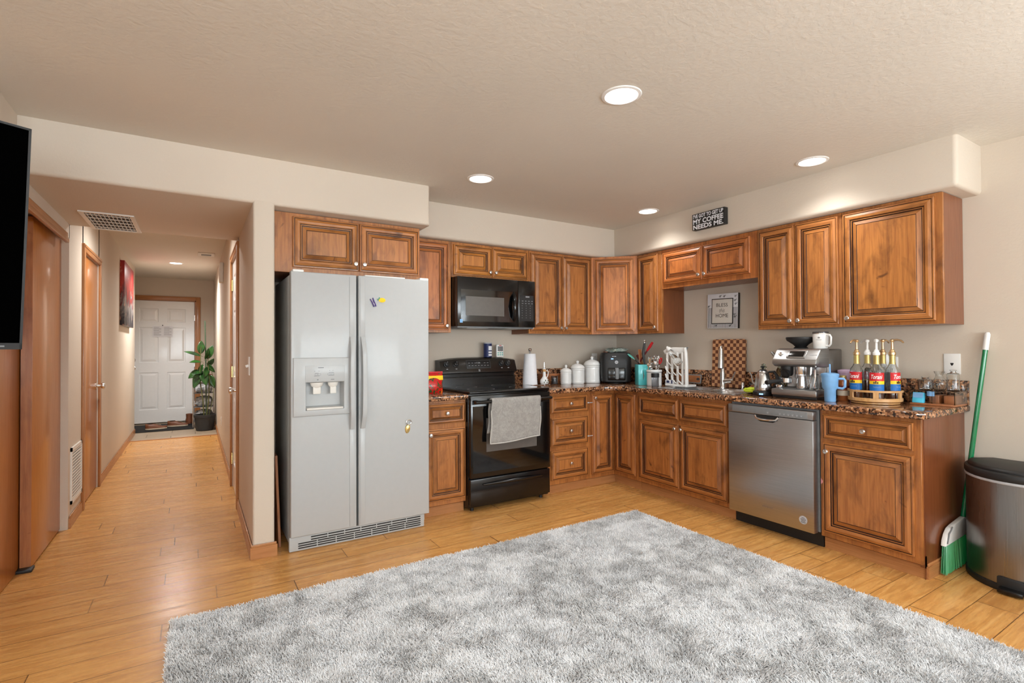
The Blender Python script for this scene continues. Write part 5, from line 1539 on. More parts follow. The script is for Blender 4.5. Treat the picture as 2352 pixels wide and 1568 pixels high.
t = thing('sponge_cloth', 'crumpled yellow-green cleaning cloth at the right end of the sink', 'cloth', (-.33, -1.815, Z + .008))
blob(.10, .10, .035, 11, 'lime', amp=.4, freq=3.5).build('cloth', t)

# ------------------------------------------------------------------ things on the right counter
t = thing('glass_bottle', 'clear glass bottle with green cap standing behind the kettle', 'bottle', (-.16, -1.80, Z))
mb = MB(); mb.lathe([(.030, 0), (.033, .005), (.034, .09), (.028, .13), (.016, .16), (.016, .185)], 'clear'); mb.build('flask', t)
mb = MB(); mb.lathe([(.016, .183), (.022, .19), (.024, .2), (.014, .205), (.018, .215), (0, .222)], 'greenglass'); mb.build('cap', t)
t = thing('glass_bottle', 'pale green glass jar half hidden behind the espresso machine lever', 'bottle', (-.13, -1.925, Z))
mb = MB(); mb.lathe([(.036, 0), (.042, .01), (.045, .12), (.035, .18), (.024, .2), (.026, .215), (0, .22)], 'greenglass'); mb.build('flask', t)
kt = thing('kettle', 'small brushed steel electric kettle on a black base', 'kettle', (-.40, -1.945, Z))
mb = MB(); mb.lathe([(.064, 0), (.068, .006), (.068, .028), (.06, .034), (0, .035)], 'blackmatte'); bs = mb.build('power_base', kt)
mb = MB(); mb.box(-.080, -.05, -.03, .03, .004, .026, 'blackmatte', bev=.006, T=rot(R(22), 'Z')); mb.build('display_housing', kt)
mb = MB(); mb.box(-.0815, -.079, -.014, .012, .010, .019, 'lcd', T=rot(R(22), 'Z')); mb.build('display', kt)
mb = MB(); mb.lathe([(.058, .036), (.060, .045), (.057, .08), (.050, .12), (.042, .155), (.033, .175), (.02, .185), (0, .188)], 'steelv', seg=32); mb.build('body', kt)
mb = MB(); mb.lathe([(.034, .174), (.02, .186), (.006, .19), (.006, .196), (.012, .204), (.010, .214), (0, .218)], 'blackmatte'); mb.build('lid', kt)
mb = MB(); mb.tube([(.02, -.032, .17), (.03, -.068, .172), (.03, -.09, .14), (.028, -.092, .09), (.024, -.07, .06), (.02, -.052, .06)], [.008, .010, .011, .010, .008, .006], 'blackmatte', 10); mb.build('handle', kt)
mb = MB(); mb.tube([(.0, .05, .06), (.0, .08, .09), (-.0, .09, .14), (0, .105, .165)], [.010, .006, .005, .004], 'steelv', 8); mb.build('spout', kt)

# espresso machine, local: x right on screen, -y towards the room
es = thing('espresso_machine', 'large stainless steel espresso machine with touch screen on the counter', 'espresso machine', (-.46, -2.055, Z), R(-90))
EW, ED = .302, .33
mb = MB(); mb.box(.0, EW, .15, ED, .02, .335, 'steeldark', bev=.012); mb.build('rear_housing', es)
mb = MB(); mb.box(.0, EW, -.005, ED - .01, .0, .022, 'blackmatte', bev=.006); mb.build('foot_base', es)
mb = MB(); mb.box(-.004, EW + .004, -.015, .16, .018, .062, 'steel', bev=.008); dt = mb.build('drip_tray', es)
mb = MB(); mb.box(.01, EW - .01, -.002, .155, .0615, .0635, 'grey'); mb.build('tray_grate', dt)
mb = MB()
hp = [(.16, .215), (.02, .215), (-.012, .235), (-.006, .262), (.05, .332), (.07, .34), (.16, .34)]
vs = [(0.0 if k == 0 else EW, y, z) for k in (0, 1) for (y, z) in hp]
n = len(hp); fs = [tuple(range(n)), tuple(reversed(range(n, 2 * n)))] + [(i, (i + 1) % n, n + (i + 1) % n, n + i) for i in range(n)]
bm = bmesh.new(); bv = [bm.verts.new(v) for v in vs]
for f in fs: bm.faces.new([bv[i] for i in f])
bmesh.ops.recalc_face_normals(bm, faces=bm.faces); bmesh.ops.bevel(bm, geom=bm.edges[:], offset=.008, segments=2, profile=.5, affect='EDGES')
mb.frombm(bm, 'steel'); hd = mb.build('head', es)
sl = math.atan2(.056, .07)
TH = tr(0, .022, .297) @ rot(-sl, 'X')
mb = MB(); mb.box(.095, .225, -.006, .002, -.03, .034, 'steel', bev=.006, T=TH); mb.build('screen_bezel', hd)
mb = MB(); mb.box(.108, .212, -.0075, -.005, -.02, .026, 'black', bev=.004, T=TH); mb.build('touch_screen', hd)
mb = MB(); mb.lathe([(.013, 0), (.013, .006), (.010, .008), (0, .008)], 'chrome', T=TH @ tr(.045, 0, .004) @ rot(R(90), 'X')); mb.build('power_button', hd)
mb = MB(); mb.box(.245, .295, -.0012, .0002, -.004, .002, 'inklight', T=TH); mb.build('print', hd)
mb = MB(); mb.lathe([(.033, .16), (.035, .175), (.035, .218)], 'chrome', (.165, .06, 0)); mb.lathe([(.030, .135), (.036, .14), (.036, .165), (.03, .17)], 'chrome', (.165, .06, 0)); gh = mb.build('group_head', es)
mb = MB(); mb.tube([(.075, .05, .175), (.07, .03, .165)], [.032, .034], 'blackmatte', 16); mb.lathe([(.03, .15), (.038, .16), (.04, .215)], 'blackmatte', (.07, .06, 0)); mb.build('grinder_cradle', es)
mb = MB(); mb.lathe([(.032, .10), (.037, .105), (.037, .135), (.033, .138), (0, .138)], 'chrome', (.07, .045, 0)); mb.tube([(.06, .02, .118), (.03, -.05, .112), (.015, -.10, .105)], [.010, .014, .016], 'blackmatte', 12)
mb.build('portafilter', es)
mb = MB(); mb.tube([(.275, .04, .215), (.285, .01, .19), (.29, .0, .14), (.283, -.004, .09)], .006, 'chrome', 8); mb.build('steam_wand', es)
mb = MB(); mb.tube([(.24, .05, .215), (.24, .045, .16)], .008, 'chrome', 8); mb.build('water_spout', es)
mb = MB(); mb.box(.02, EW - .02, .148, .152, .07, .21, 'steelv'); mb.build('splash_panel', es)
mb = MB(); mb.tube([(-.01, .16, .24), (-.055, .13, .28), (-.075, .11, .315)], [.012, .013, .008], 'steel', 10); mb.build('side_lever', es)
EX, EY = -.46, -2.055
def esloc(x, y, z): return (EX + y, EY - x, Z + z)


t = thing('milk_pitcher', 'small brushed steel milk pitcher on the espresso machine tray', 'pitcher', esloc(.18, .045, .064))
mb = MB(); mb.lathe([(.034, 0), (.036, .004), (.035, .03), (.030, .07), (.031, .095), (.029, .095), (.027, .07), (0, .06)], 'steelv', seg=28); mb.build('jug', t)
mb = MB(); mb.tube([(-.0, -.03, .08), (-.0, -.052, .08), (0, -.056, .05), (0, -.036, .025)], .004, 'steelv', 8); mb.build('handle', t)
t = thing('measuring_glass', 'clear glass beaker with red stirrer right of the milk pitcher on the tray', 'glass', esloc(.262, .05, .064))
mb = MB(); mb.lathe([(.03, 0), (.034, .01), (.034, .07), (.024, .10), (.026, .104), (.022, .10), (.031, .07), (.031, .012), (0, .006)], 'clear'); mb.build('glass_body', t)
mb = MB(); mb.tube([(0, 0, .01), (.003, .006, .13)], .002, 'red', 6); mb.build('stirrer', t)
t = thing('espresso_cup', 'tiny clear glass cup at the right end of the espresso machine tray', 'cup', esloc(.285, .12, .064))
mb = MB(); mb.lathe([(.014, 0), (.021, .02), (.022, .05), (.020, .05), (.012, .004), (0, .004)], 'clear'); mb.build('glass_body', t)
t = thing('tamper', 'black-handled chrome tamper at the left of the espresso machine tray', 'tamper', esloc(.035, .03, .064))
mb = MB(); mb.lathe([(.024, 0), (.026, .004), (.026, .022), (.01, .03)], 'chrome'); mb.build('base', t)
mb = MB(); mb.lathe([(.009, .03), (.008, .04), (.018, .062), (.016, .078), (0, .082)], 'blackmatte'); mb.build('handle', t)
t = thing('bowl', 'wide black bowl-shaped dripper on top of the espresso machine', 'bowl', esloc(.095, .19, .340))
mb = MB(); mb.lathe([(.045, 0), (.046, .004), (.036, .012), (.05, .028), (.088, .055), (.094, .068), (.094, .078), (.088, .08), (.06, .04), (0, .03)], 'blackmatte', seg=36); mb.build('bowl_body', t)
mg = thing('travel_mug', 'white travel mug with steel-rimmed lid on top of the espresso machine', 'mug', esloc(.235, .18, .340))
mb = MB(); mb.lathe([(.040, 0), (.043, .004), (.047, .05), (.0485, .10), (.047, .102)], 'white', seg=32); mb.build('cup', mg)
mb = MB(); mb.lathe([(.0485, .100), (.0495, .102), (.0495, .112), (.046, .114), (0, .114)], 'smoke', seg=32); mb.lathe([(.0487, .098), (.0497, .1), (.0497, .104)], 'nickel', seg=32, capb=False, capt=False); mb.build('lid', mg)
mb = MB(); mb.tube([(-.0, -.045, .092), (0, -.072, .09), (0, -.082, .075), (0, -.08, .03), (0, -.066, .016), (0, -.045, .018)], .0065, 'white', 10, T=rot(R(-15), 'Z')); mb.build('handle', mg)
lettering([('STANLEY', 0, 0, .034, .0055, 0, .01)], mg, 'grey', rot(R(-75), 'Z') @ tr(0, -.0475, .058), 'logo')
mb = MB(); mb.add([(-.006, 0, -.004), (.006, 0, -.004), (.008, 0, .006), (.003, 0, .003), (0, 0, .009), (-.003, 0, .003), (-.008, 0, .006)], [(0, 1, 2, 3, 4, 5, 6)], 'grey', T=rot(R(-75), 'Z') @ tr(0, -.0485, .072)); mb.build('emblem', mg)


def tumbler(label, loc, sc, mat, rz, straw):
    t = thing('tumbler', label, 'tumbler', loc, rz)
    mb = MB(); mb.lathe([(.030 * sc, 0), (.033 * sc, .004), (.034 * sc, .075 * sc), (.046 * sc, .095 * sc), (.049 * sc, .165 * sc)], mat, seg=30); mb.build('cup', t)
    mb = MB(); mb.lathe([(.051 * sc, .165 * sc), (.052 * sc, .17 * sc), (.052 * sc, .182 * sc), (.03 * sc, .188 * sc), (0, .189 * sc)], mat, seg=30); mb.build('lid', t)
    mb = MB(); mb.tube([(.045 * sc, 0, .15 * sc), (.078 * sc, 0, .152 * sc), (.086 * sc, 0, .14 * sc), (.084 * sc, 0, .10 * sc), (.07 * sc, 0, .088 * sc), (.042 * sc, 0, .092 * sc)], .008 * sc, mat, 10); mb.build('handle', t)
    if straw:
        mb = MB(); mb.tube([(0, 0, .185 * sc), (.0, 0.0, .245 * sc)], .005, mat, 8); mb.build('straw', t)
    return t


tumbler('light blue tumbler with handle and straw at the front of the counter', (-.455, -2.435, Z), .98, 'skyblue', R(-78), True)
tumbler('lilac tumbler with handle standing behind the light blue one', (-.20, -2.418, Z), 1.06, 'lilac', R(-70), False)
t = thing('bottle', 'orange-brown bottle with gold cap and cream label right of the blue tumbler', 'bottle', (-.33, -2.455, Z))
mb = MB(); mb.lathe([(.031, 0), (.034, .004), (.034, .12), (.032, .135), (.018, .145)], 'brownbottle', seg=28); mb.build('flask', t)
mb = MB(); mb.lathe([(.018, .143), (.018, .162), (.012, .165), (0, .165)], 'gold'); mb.build('cap', t)
mb = MB(); mb.lathe([(.0345, .035), (.0345, .068)], 'sole', capb=False, capt=False); mb.lathe([(.0346, .078), (.0346, .098)], 'maroon', capb=False, capt=False); mb.build('label', t)
t = thing('paddle', 'tall narrow black utensil standing behind the lazy Susan', 'utensil', (-.125, -2.498, Z))
mb = MB(); mb.box(-.012, .012, -.024, .024, 0, .215, 'blackmatte', bev=.011, T=rot(R(4), 'X')); mb.build('blade', t)

LS = (-.31, -2.628)
ls = thing('lazy_susan', 'round two-tier bamboo turntable rack holding five syrup bottles', 'turntable', (LS[0], LS[1], Z))
mb = MB(); mb.lathe([(.12, 0), (.127, .003), (.127, .010), (.12, .012), (0, .012)], 'bamboo', seg=56); mb.build('base', ls)
mb = MB(); mb.lathe([(.138, .015), (.142, .018), (.142, .036), (.139, .038), (.136, .036), (.136, .027), (0, .027)], 'bamboo', seg=56); mb.build('tray', ls)
mb = MB(); mb.lathe([(.139, .072), (.144, .073), (.144, .084), (.139, .085), (.135, .084), (.135, .073), (.139, .072)], 'bamboo', seg=56, capb=False, capt=False); mb.build('rail', ls)
for k in range(6):
    a = R(205 + 60 * k); mb = MB(); mb.box(-.014, .014, -.004, .004, .036, .084, 'bamboo', T=rot(a + PI / 2, 'Z') @ tr(0, -.1395, 0)); mb.build('rail_post', ls)


def syrup(label, dx, dy, rz, pump, face=True, fill=.09):
    t = thing('syrup_bottle', label, 'syrup bottle', (LS[0] + dx, LS[1] + dy, Z + .0275), rz, 'syrup bottles on the turntable')
    r = .0385
    mb = MB(); mb.lathe([(r * .9, 0), (r, .006), (r, .165), (r * .93, .183), (r * .6, .203), (.0165, .218), (.0145, .24), (.0145, .272), (.0125, .272), (.0125, .24), (.0145, .217), (r * .55, .201), (r * .88, .181), (r * .955, .164), (r * .955, .0065), (0, .0065)], 'clear', seg=32); mb.build('glass_body', t)
    mb = MB(); mb.lathe([(r * .86, .004), (r * .93, .009), (r * .93, fill), (0, fill + .001)], 'syrup', seg=28); mb.build('syrup', t)
    mb = MB(); mb.lathe([(.0175, .216), (.0160, .23), (.0158, .272)], 'gold', seg=24, capb=False, capt=False); mb.build('neck_foil', t)
    pm = 'white' if pump == 'w' else 'rosegold'
    mb = MB(); mb.lathe([(.0165, .270), (.019, .273), (.019, .288), (.014, .292), (.012, .302), (.007, .306), (.006, .352)], pm, seg=20); mb.build('collar', t)
    mb = MB(); mb.lathe([(.010, .351), (.012, .356), (.012, .364), (.006, .369), (0, .370)], pm); mb.tube([(0, 0, .361), (0, -.03, .364), (0, -.055, .358), (0, -.068, .346)], [.007, .0065, .0055, .0045], pm, 8); mb.build('pump_head', t)
    # wrapped paper label: red, yellow and blue bands over the front part
    rr = r + .0006; n = 20; span = R(70) if face else R(60)
    a0 = -PI / 2
    def band(z0, z1, mat, dr=0.0):
        m_ = MB(); vs = []; fs = []
        for i in range(n + 1):
            a = a0 - span + 2 * span * i / n
            vs += [((rr + dr) * math.cos(a), (rr + dr) * math.sin(a), z0), ((rr + dr) * math.cos(a), (rr + dr) * math.sin(a), z1)]
        for i in range(n): fs.append((2 * i, 2 * i + 2, 2 * i + 3, 2 * i + 1))
        return m_.add(vs, fs, mat)
    lb = band(.055, .095, 'blue').build('label', t)
    o = band(.095, .115, 'yellow'); o.build('label_band', lb)
    o = band(.115, .165, 'labelred'); o.build('label_band', lb)
    def wrap(txt, w_, h_, zc, mat, shear, bold, name, off=0.0):
        vs, fs = text_mesh(txt, w_, h_, shear, bold)
        q = rr + .0008
        vv = []
        for (x, y, z) in vs:
            a = a0 + (x + off) / q; vv.append((q * math.cos(a), q * math.sin(a), z + zc))
        m_ = MB(); m_.add(vv, fs, mat); m_.build(name, lb, smooth=False)
    wrap('Torani', .062, .026, .140, 'white', .35, .02, 'logo_lettering')
    wrap('flavoring syrup', .036, .007, .078, 'inklight', 0, 0, 'small_lettering')
    m_ = MB(); q = rr + .0008
    for k, (x, h_) in enumerate(((-.014, .013), (-.005, .017), (.004, .012))):
        m_.box(x - .003, x + .003, -q - .0003, -q + .001, .098, .098 + h_, 'ink')
    m_.build('label_picture', lb)
    return t


# turn: label's local -y towards the viewer
vd = lambda a: R(-66 + a)
syrup('front middle syrup bottle with fully visible red label and white pump', -.068, -.040, vd(0), 'w', fill=.07)
syrup('front left syrup bottle with gold pump and half label turned left', -.045, .080, vd(-28), 'g', fill=.05)
syrup('front right syrup bottle with gold pump, red label turned to the right', .03, -.085, vd(52), 'g', fill=.04)
syrup('back left syrup bottle with white pump behind the left one', .052, .062, vd(-150), 'w', fill=.11)
syrup('back right syrup bottle with gold pump behind the middle one', .088, -.01, vd(150), 'g', fill=.08)
t = thing('air_freshener', 'round white plug-in device on the wall behind the syrup bottles', 'plug-in', (-.006, -2.552, 1.17), R(-90))
mb = MB(); mb.lathe([(.0, .03), (.026, .028), (.036, .02), (.038, .008), (.034, 0.0005)], 'white', T=rot(R(90), 'X') @ Matrix.Diagonal((1, 1.35, 1, 1))); mb.build('shell', t)
mb = MB(); mb.box(-.016, -.01, -.030, -.026, -.012, -.004, 'ink'); mb.build('mark', t)

# acrylic organizer with jars on top
ac = thing('acrylic_organizer', 'clear acrylic organizer box with brown wooden base at the counter end', 'organizer', (-.215, -2.776, Z), R(-90))
AW, AD, AH = .218, .185, .088
mb = MB(); mb.box(0, AW, 0, AD, 0, .012, 'woodmid', bev=.002, grain=0); mb.build('wooden_base', ac)
mb = MB(); mb.box(0, AW, 0, AD, AH - .003, AH, 'acrylic'); mb.build('top_panel', ac)
for nm, q in (('side_panel', (0, .003, 0, AD, .012, AH - .003)), ('side_panel', (AW - .003, AW, 0, AD, .012, AH - .003)), ('side_panel', (AW * .5, AW * .5 + .003, 0, AD, .012, AH - .003))):
    mb = MB(); mb.box(*q, 'acrylic'); mb.build(nm, ac)
for x in (.078, .150):
    mb = MB(); mb.box(x, x + .05, .05, .17, .012, .06, 'woodmid', bev=.003); tag(mb.build('wooden_divider', ac))
t = thing('card_holder', 'cyan blue packet leaning inside the left of the acrylic organizer', 'packet', (-.212, -2.780, Z + .0125), R(-90))
mb = MB(); mb.box(.005, .062, .0, .028, 0, .064, 'cyan', bev=.003, T=rot(R(-14), 'X')); mb.build('packet', t)
mb = MB(); mb.box(.009, .058, -.002, .0, .03, .06, 'skyblue', T=rot(R(-14), 'X')); mb.build('flap', t)
t = thing('blue_disc', 'small round blue lid under the organizer top in its middle bay', 'lid', (-.19, -2.872, Z + AH - .0325), R(-90))
mb = MB(); mb.lathe([(.018, 0), (.018, .028), (0, .029)], 'skyblue'); mb.build('disc', t)
ZJ = Z + AH + .0005
t = thing('glass_jar', 'short round clear glass jar, leftmost of the three on the organizer', 'jar', (-.12, -2.822, ZJ))
mb = MB(); mb.lathe([(.032, 0), (.036, .004), (.037, .05), (.034, .06), (.018, .065), (.017, .073), (.021, .078), (.019, .078), (.014, .066), (.031, .057), (.033, .006), (0, .005)], 'clear', seg=30); mb.build('glass_body', t)
t = thing('glass_vase', 'clear cut-glass bud vase with flared rim, middle of the three', 'vase', (-.12, -2.892, ZJ))
mb = MB(); n = 30; pf = [(.022, 0), (.028, .004), (.036, .03), (.034, .05), (.020, .078), (.017, .09), (.026, .112), (.024, .112), (.015, .09), (.018, .078), (.031, .05), (.033, .03), (.024, .007), (0, .006)]
mb.lathe(pf, 'clear', seg=n)
mb.v = [((x * (1 + .05 * math.sin(8 * math.atan2(y, x) + z * 90))), (y * (1 + .05 * math.sin(8 * math.atan2(y, x) + z * 90))), z) for x, y, z in mb.v]; mb.build('glass_body', t)
t = thing('glass_bottle', 'tall square-shouldered clear glass bottle, rightmost on the organizer', 'bottle', (-.12, -2.958, ZJ))
mb = MB(); mb.lathe([(.026, 0), (.030, .003), (.030, .095), (.026, .103), (.013, .106), (.012, .115), (.018, .122), (.016, .123), (.010, .113), (.025, .1), (.027, .095), (.027, .006), (0, .005)], 'clear', seg=30); mb.build('glass_body', t)

# ------------------------------------------------------------------ wall signs
sg = thing('wall_sign', 'framed white sign reading BLESS this HOME under the short cabinet', 'sign', (0, -1.345, 1.568), R(-90))
Ts = rot(R(1.5), 'Y')
mb = MB(); mb.box(-.150, .150, -.030, -.002, -.150, .150, 'blackmatte', bev=.002, T=Ts); mb.build('backing', sg)
mb = MB(); mb.box(-.150, .150, -.0325, -.029, -.150, .150, 'paper', bev=.001, T=Ts); fr_ = mb.build('frame', sg)
mb = MB()
for i in range(26):
    x = -.142 + i * .0114
    if abs(x) < .105: mb.box(x - .0018, x + .0018, -.0332, -.0324, -.146, -.112, 'ink', T=Ts)
    else: mb.box(x - .0018, x + .0018, -.0332, -.0324, -.146, .03, 'ink', T=Ts)
for (x, z) in ((.128, .125), (.125, .09), (.13, .06), (-.02, .13), (.02, .128), (-.06, -.125), (.08, -.125), (-.135, .045), (.12, -.03), (.125, -.05)):
    mb.tube([(x - .012, -.0335, z - .006), (x - .002, -.0335, z + .006), (x + .006, -.0335, z - .002), (x + .013, -.0335, z + .009)], .0016, 'ink', 5, T=Ts)
    mb.tube([(x - .004, -.0335, z - .012), (x + .002, -.0335, z + .002)], .0022, 'ink', 5, T=Ts)
mb.build('frame_pattern', fr_)
mb = MB(); mb.box(-.106, .106, -.0345, -.031, -.112, .108, 'ink', bev=.001, T=Ts); mb.build('border', sg)
mb = MB(); mb.box(-.099, .099, -.0362, -.034, -.105, .101, 'offwhite', bev=.001, T=Ts); pl = mb.build('panel', sg)
lettering([('BLESS', 0, .052, .112, .030, 0, 0), ('this', 0, .006, .052, .036, .3, -.01), ('HOME', 0, -.040, .122, .032, 0, 0)], pl, 'ink', Ts @ tr(0, -.0365, 0))
sg = thing('wall_sign', 'small black box sign about coffee on the soffit above the sink', 'sign', (-.356, -1.487, 2.288), R(-90))
mb = MB(); mb.box(-.152, .152, -.045, -.0005, -.066, .066, 'blackmatte', bev=.002); bx = mb.build('block', sg)
lettering([("I'VE GOT TO GET UP", 0, .0445, .285, .032, 0, .03), ('MY COFFEE', 0, .001, .285, .040, 0, .03), ('NEEDS ME.', 0, -.044, .285, .038, 0, .03)], bx, 'paper', tr(0, -.0455, 0))

# ------------------------------------------------------------------ broom and trash can
br = thing('broom', 'green-handled broom with white grip leaning on the wall behind the trash can', 'broom')
p0, p1 = Vector((-.115, -2.990, .24)), Vector((-.020, -3.088, 1.335))
d_ = (p1 - p0).normalized()
mb = MB(); mb.tube([p0, p1 - d_ * .10], .0125, 'poleg', 12); mb.build('pole', br)
mb = MB(); mb.tube([p1 - d_ * .102, p1 - d_ * .012, p1], [.0145, .0145, .009], 'white', 12); mb.build('grip', br)
mb = MB(); mb.prism([(-.410, .155), (-.402, .185), (-.380, .215), (-.345, .24), (-.29, .252), (-.14, .27), (-.10, .26), (-.095, .17), (-.30, .16)], -.013, .013, 'white', T=tr(0, -2.996, 0) @ rot(R(90), 'X'), bev=.005); hd_ = mb.build('head', br)
mb = MB(); mb.tube([(-.40, -3.011, .17), (-.375, -3.011, .22), (-.345, -3.011, .235), (-.33, -3.011, .25)], .004, 'grey', 6); mb.build('seam', hd_)
mb = MB()
for i in range(420):
    a, b = random.random(), random.uniform(-1, 1)
    mb.tube([(-.405 + .29 * a, -2.997 + b * .009, .168), (-.445 + .34 * a, -3.004 + b * .014, .008 + .008 * random.random())], [.0018, .0012], 'green', 3)
tag(mb.build('bristles', br), kind='stuff')

tc = thing('trash_can', 'half-round stainless steel step trash can with black lid', 'trash can', (-.025, -3.275, 0))
def dshape(w_, d_, n=36, front=.86):
    """D outline: flat back at x=0, bulging to -x"""
    pts = [(0, w_ - .07), (-.055, w_ - .03), (-.10, w_ - .002)]
    for i in range(n + 1):
        a = PI / 2 - PI * i / n * -1
        a = PI / 2 + PI * i / n
        pts.append((-.10 + (d_ - .10) * math.cos(a), w_ * math.sin(a)))
    pts += [(-.055, -w_ + .03), (0, -w_ + .07)]
    return pts


mb = MB(); mb.prism(dshape(.256, .385), 0.0, .032, 'blackmatte', bev=.004); mb.build('base', tc)
mb = MB(); mb.prism(dshape(.252, .375), .030, .555, 'steeldark', T=tr(-.0, 0, 0)); mb.build('body', tc)
mb = MB(); mb.prism(dshape(.257, .384), .548, .562, 'inklight', bev=.003); mb.build('liner_bag', tc)
mb = MB(); mb.prism(dshape(.258, .388), .560, .602, 'blackmatte', bev=.012); mb.prism(dshape(.250, .365), .598, .622, 'blackmatte', bev=.012, scale_top=.93); mb.build('lid', tc)
mb = MB(); mb.box(-.43, -.36, -.05, .05, .008, .03, 'black', bev=.006); mb.box(-.385, -.37, -.06, .06, .0, .075, 'blackmatte', bev=.004); mb.build('pedal', tc)

# ------------------------------------------------------------------ television
TVZ = 1.262
tv = thing('television', 'large black flat television on a swing arm at the left edge', 'television')
e0 = Vector((-4.478, -1.517, 0)); ax = Vector((-.883, -.469, 0)); nn = Vector((.469, -.883, 0))
zt = (Vector((0, 0, 1)) * math.cos(R(5.7)) + nn * math.sin(R(5.7)))
nt = ax.cross(zt); nt = nt if nt.dot(nn) > 0 else -nt
Tm = Matrix((-ax, -nt, zt)).transposed().to_4x4(); Tm.translation = e0 + Vector((0, 0, TVZ))
tv.matrix_world = Tm   # local x to the right edge at 0, y away from the viewer, z up
W_, H_ = 1.46, .828
mb = MB(); mb.box(-W_, 0, .004, .035, 0, H_, 'blackmatte', bev=.004); mb.build('housing', tv)
mb = MB(); mb.box(-W_ + .008, -.008, .001, .005, .024, H_ - .008, 'screen'); mb.build('screen', tv)
mb = MB()
for q in ((-W_, 0, 0, .004, H_ - .008, H_), (-.008, 0, 0, .004, 0, H_), (-W_, -W_ + .008, 0, .004, 0, H_), (-W_, 0, 0, .004, 0, .024)): mb.box(*q, 'blackmatte')
mb.build('bezel', tv)
mb = MB(); mb.box(-.075, -.05, -.0008, .001, .009, .015, 'grey'); mb.build('logo_mark', tv)
mb = MB(); mb.box(-W_ * .5 - .2, -W_ * .5 + .2, .034, .06, .25, .6, 'blackmatte'); mb.build('mount_plate', tv)
inv = Tm.inverted()
mb = MB(); a_ = Vector((-W_ * .5, .06, .42)); b_ = inv @ Vector((-5.2, -1.235, 1.66)); mid = (a_ + b_) / 2 + Vector((.12, 0, 0))
mb.tube([a_, mid, b_], .018, 'blackmatte', 8); mb.build('swing_arm', tv)

# ------------------------------------------------------------------ hallway things
t = thing('painting', 'unframed red and dark abstract canvas on the left hall wall', 'painting', (XL + .0005, 3.98, 1.935), R(90))
mb = MB(); mb.box(-.53, .53, -.045, 0, -.385, .385, 'art', bev=.002); mb.build('canvas', t)
t = thing('door_mat', 'long black mat on the floor in front of the front door', 'mat', (-4.39, 5.83, 0.0))
mb = MB(); mb.box(-.48, .47, -.46, .40, 0.001, .010, 'mat', bev=.003); mb.build('mat_body', t)
# papers on the front door
t = thing('paper_notice', 'two printed white sheets taped to the front door', 'paper', (-4.375, 6.408, 1.565))
for k, (x, z) in enumerate(((-.07, -.005), (.075, .0))):
    mb = MB(); mb.box(x - .072, x + .07, -.0025 - .001 * k, -.0015 - .001 * k, z - .095, z + .09, 'paper'); sh = mb.build('sheet', t)
    mb = MB()
    for i in range(9): mb.box(x - .055, x + (.05 if i % 3 else .02), -.0032 - .001 * k, -.0028 - .001 * k, z + .07 - i * .017 - .002, z + .07 - i * .017 + .002, 'inkgrey')
    mb.build('print', sh)
mb = MB(); mb.lathe([(.008, 0), (.008, .004)], 'ink', T=tr(.0, -.004, .10) @ rot(R(90), 'X')); mb.build('pin', t)
def shoe(label, loc, rz):
    t = thing('shoe', label, 'shoe', loc, rz, 'brown shoes on the mat')
    mb = MB(); n = 20; vs = []; fs = []
    prof = []
    for i in range(n + 1):
        u = i / n; x = -.14 + .28 * u
        wd = .036 + .012 * math.sin(PI * u * 1.1); wd *= min(1, (math.sin(PI * min(1, max(.0, u * .96 + .02))) * 2.2) ** .5)
        h = .075 if u < .35 else .075 - .045 * min(1, (u - .35) / .45)
        prof.append((x, wd, h))
    k = 9
    for x, wd, h in prof:
        for j in range(k):
            a = PI * j / (k - 1); vs.append((x, wd * math.cos(a), .018 + h * math.sin(a) ** .7 * (1 if True else 0)))
    for i in range(n):
        for j in range(k - 1): a = i * k + j; fs.append((a, a + 1, a + k + 1, a + k))
    mb.add(vs, fs, 'leather'); mb.build('upper', t)
    mb = MB(); mb.prism([(x, wd + .003) for x, wd, h in prof] + [(x, -wd - .003) for x, wd, h in reversed(prof)], .001, .02, 'sole', bev=.003); mb.build('sole', t)
    mb = MB()
    for i in range(4): mb.tube([(.0 + i * .018, -.02, .088 - i * .006), (.0 + i * .018, .02, .088 - i * .006)], .003, 'sole', 6)
    mb.build('laces', t)
    mb = MB(); mb.lathe([(.0, 0), (.03, .001)], 'dark', (-.075, 0, .093), sx=1.4, capb=False, capt=False); mb.build('collar_opening', t)


shoe('brown leather shoe on the left of the mat, toe to the right', (-4.42, 5.60, .0105), R(8))
shoe('brown leather shoe on the right of the mat, slightly behind the other', (-4.14, 5.78, .0105), R(-6))
t = thing('boot', 'small dark brown boot standing at the right end of the mat', 'boot', (-3.985, 5.96, .0105))
mb = MB(); mb.lathe([(.045, .0), (.05, .01), (.05, .06), (.042, .11), (.045, .17), (.04, .17), (0, .12)], 'leather', sx=1.1, sy=1.6); mb.build('upper', t)
mb = MB(); mb.prism([(-.055, -.09), (.055, -.09), (.055, .08), (-.055, .08)], .0, .014, 'ink', bev=.003); mb.build('sole', t)

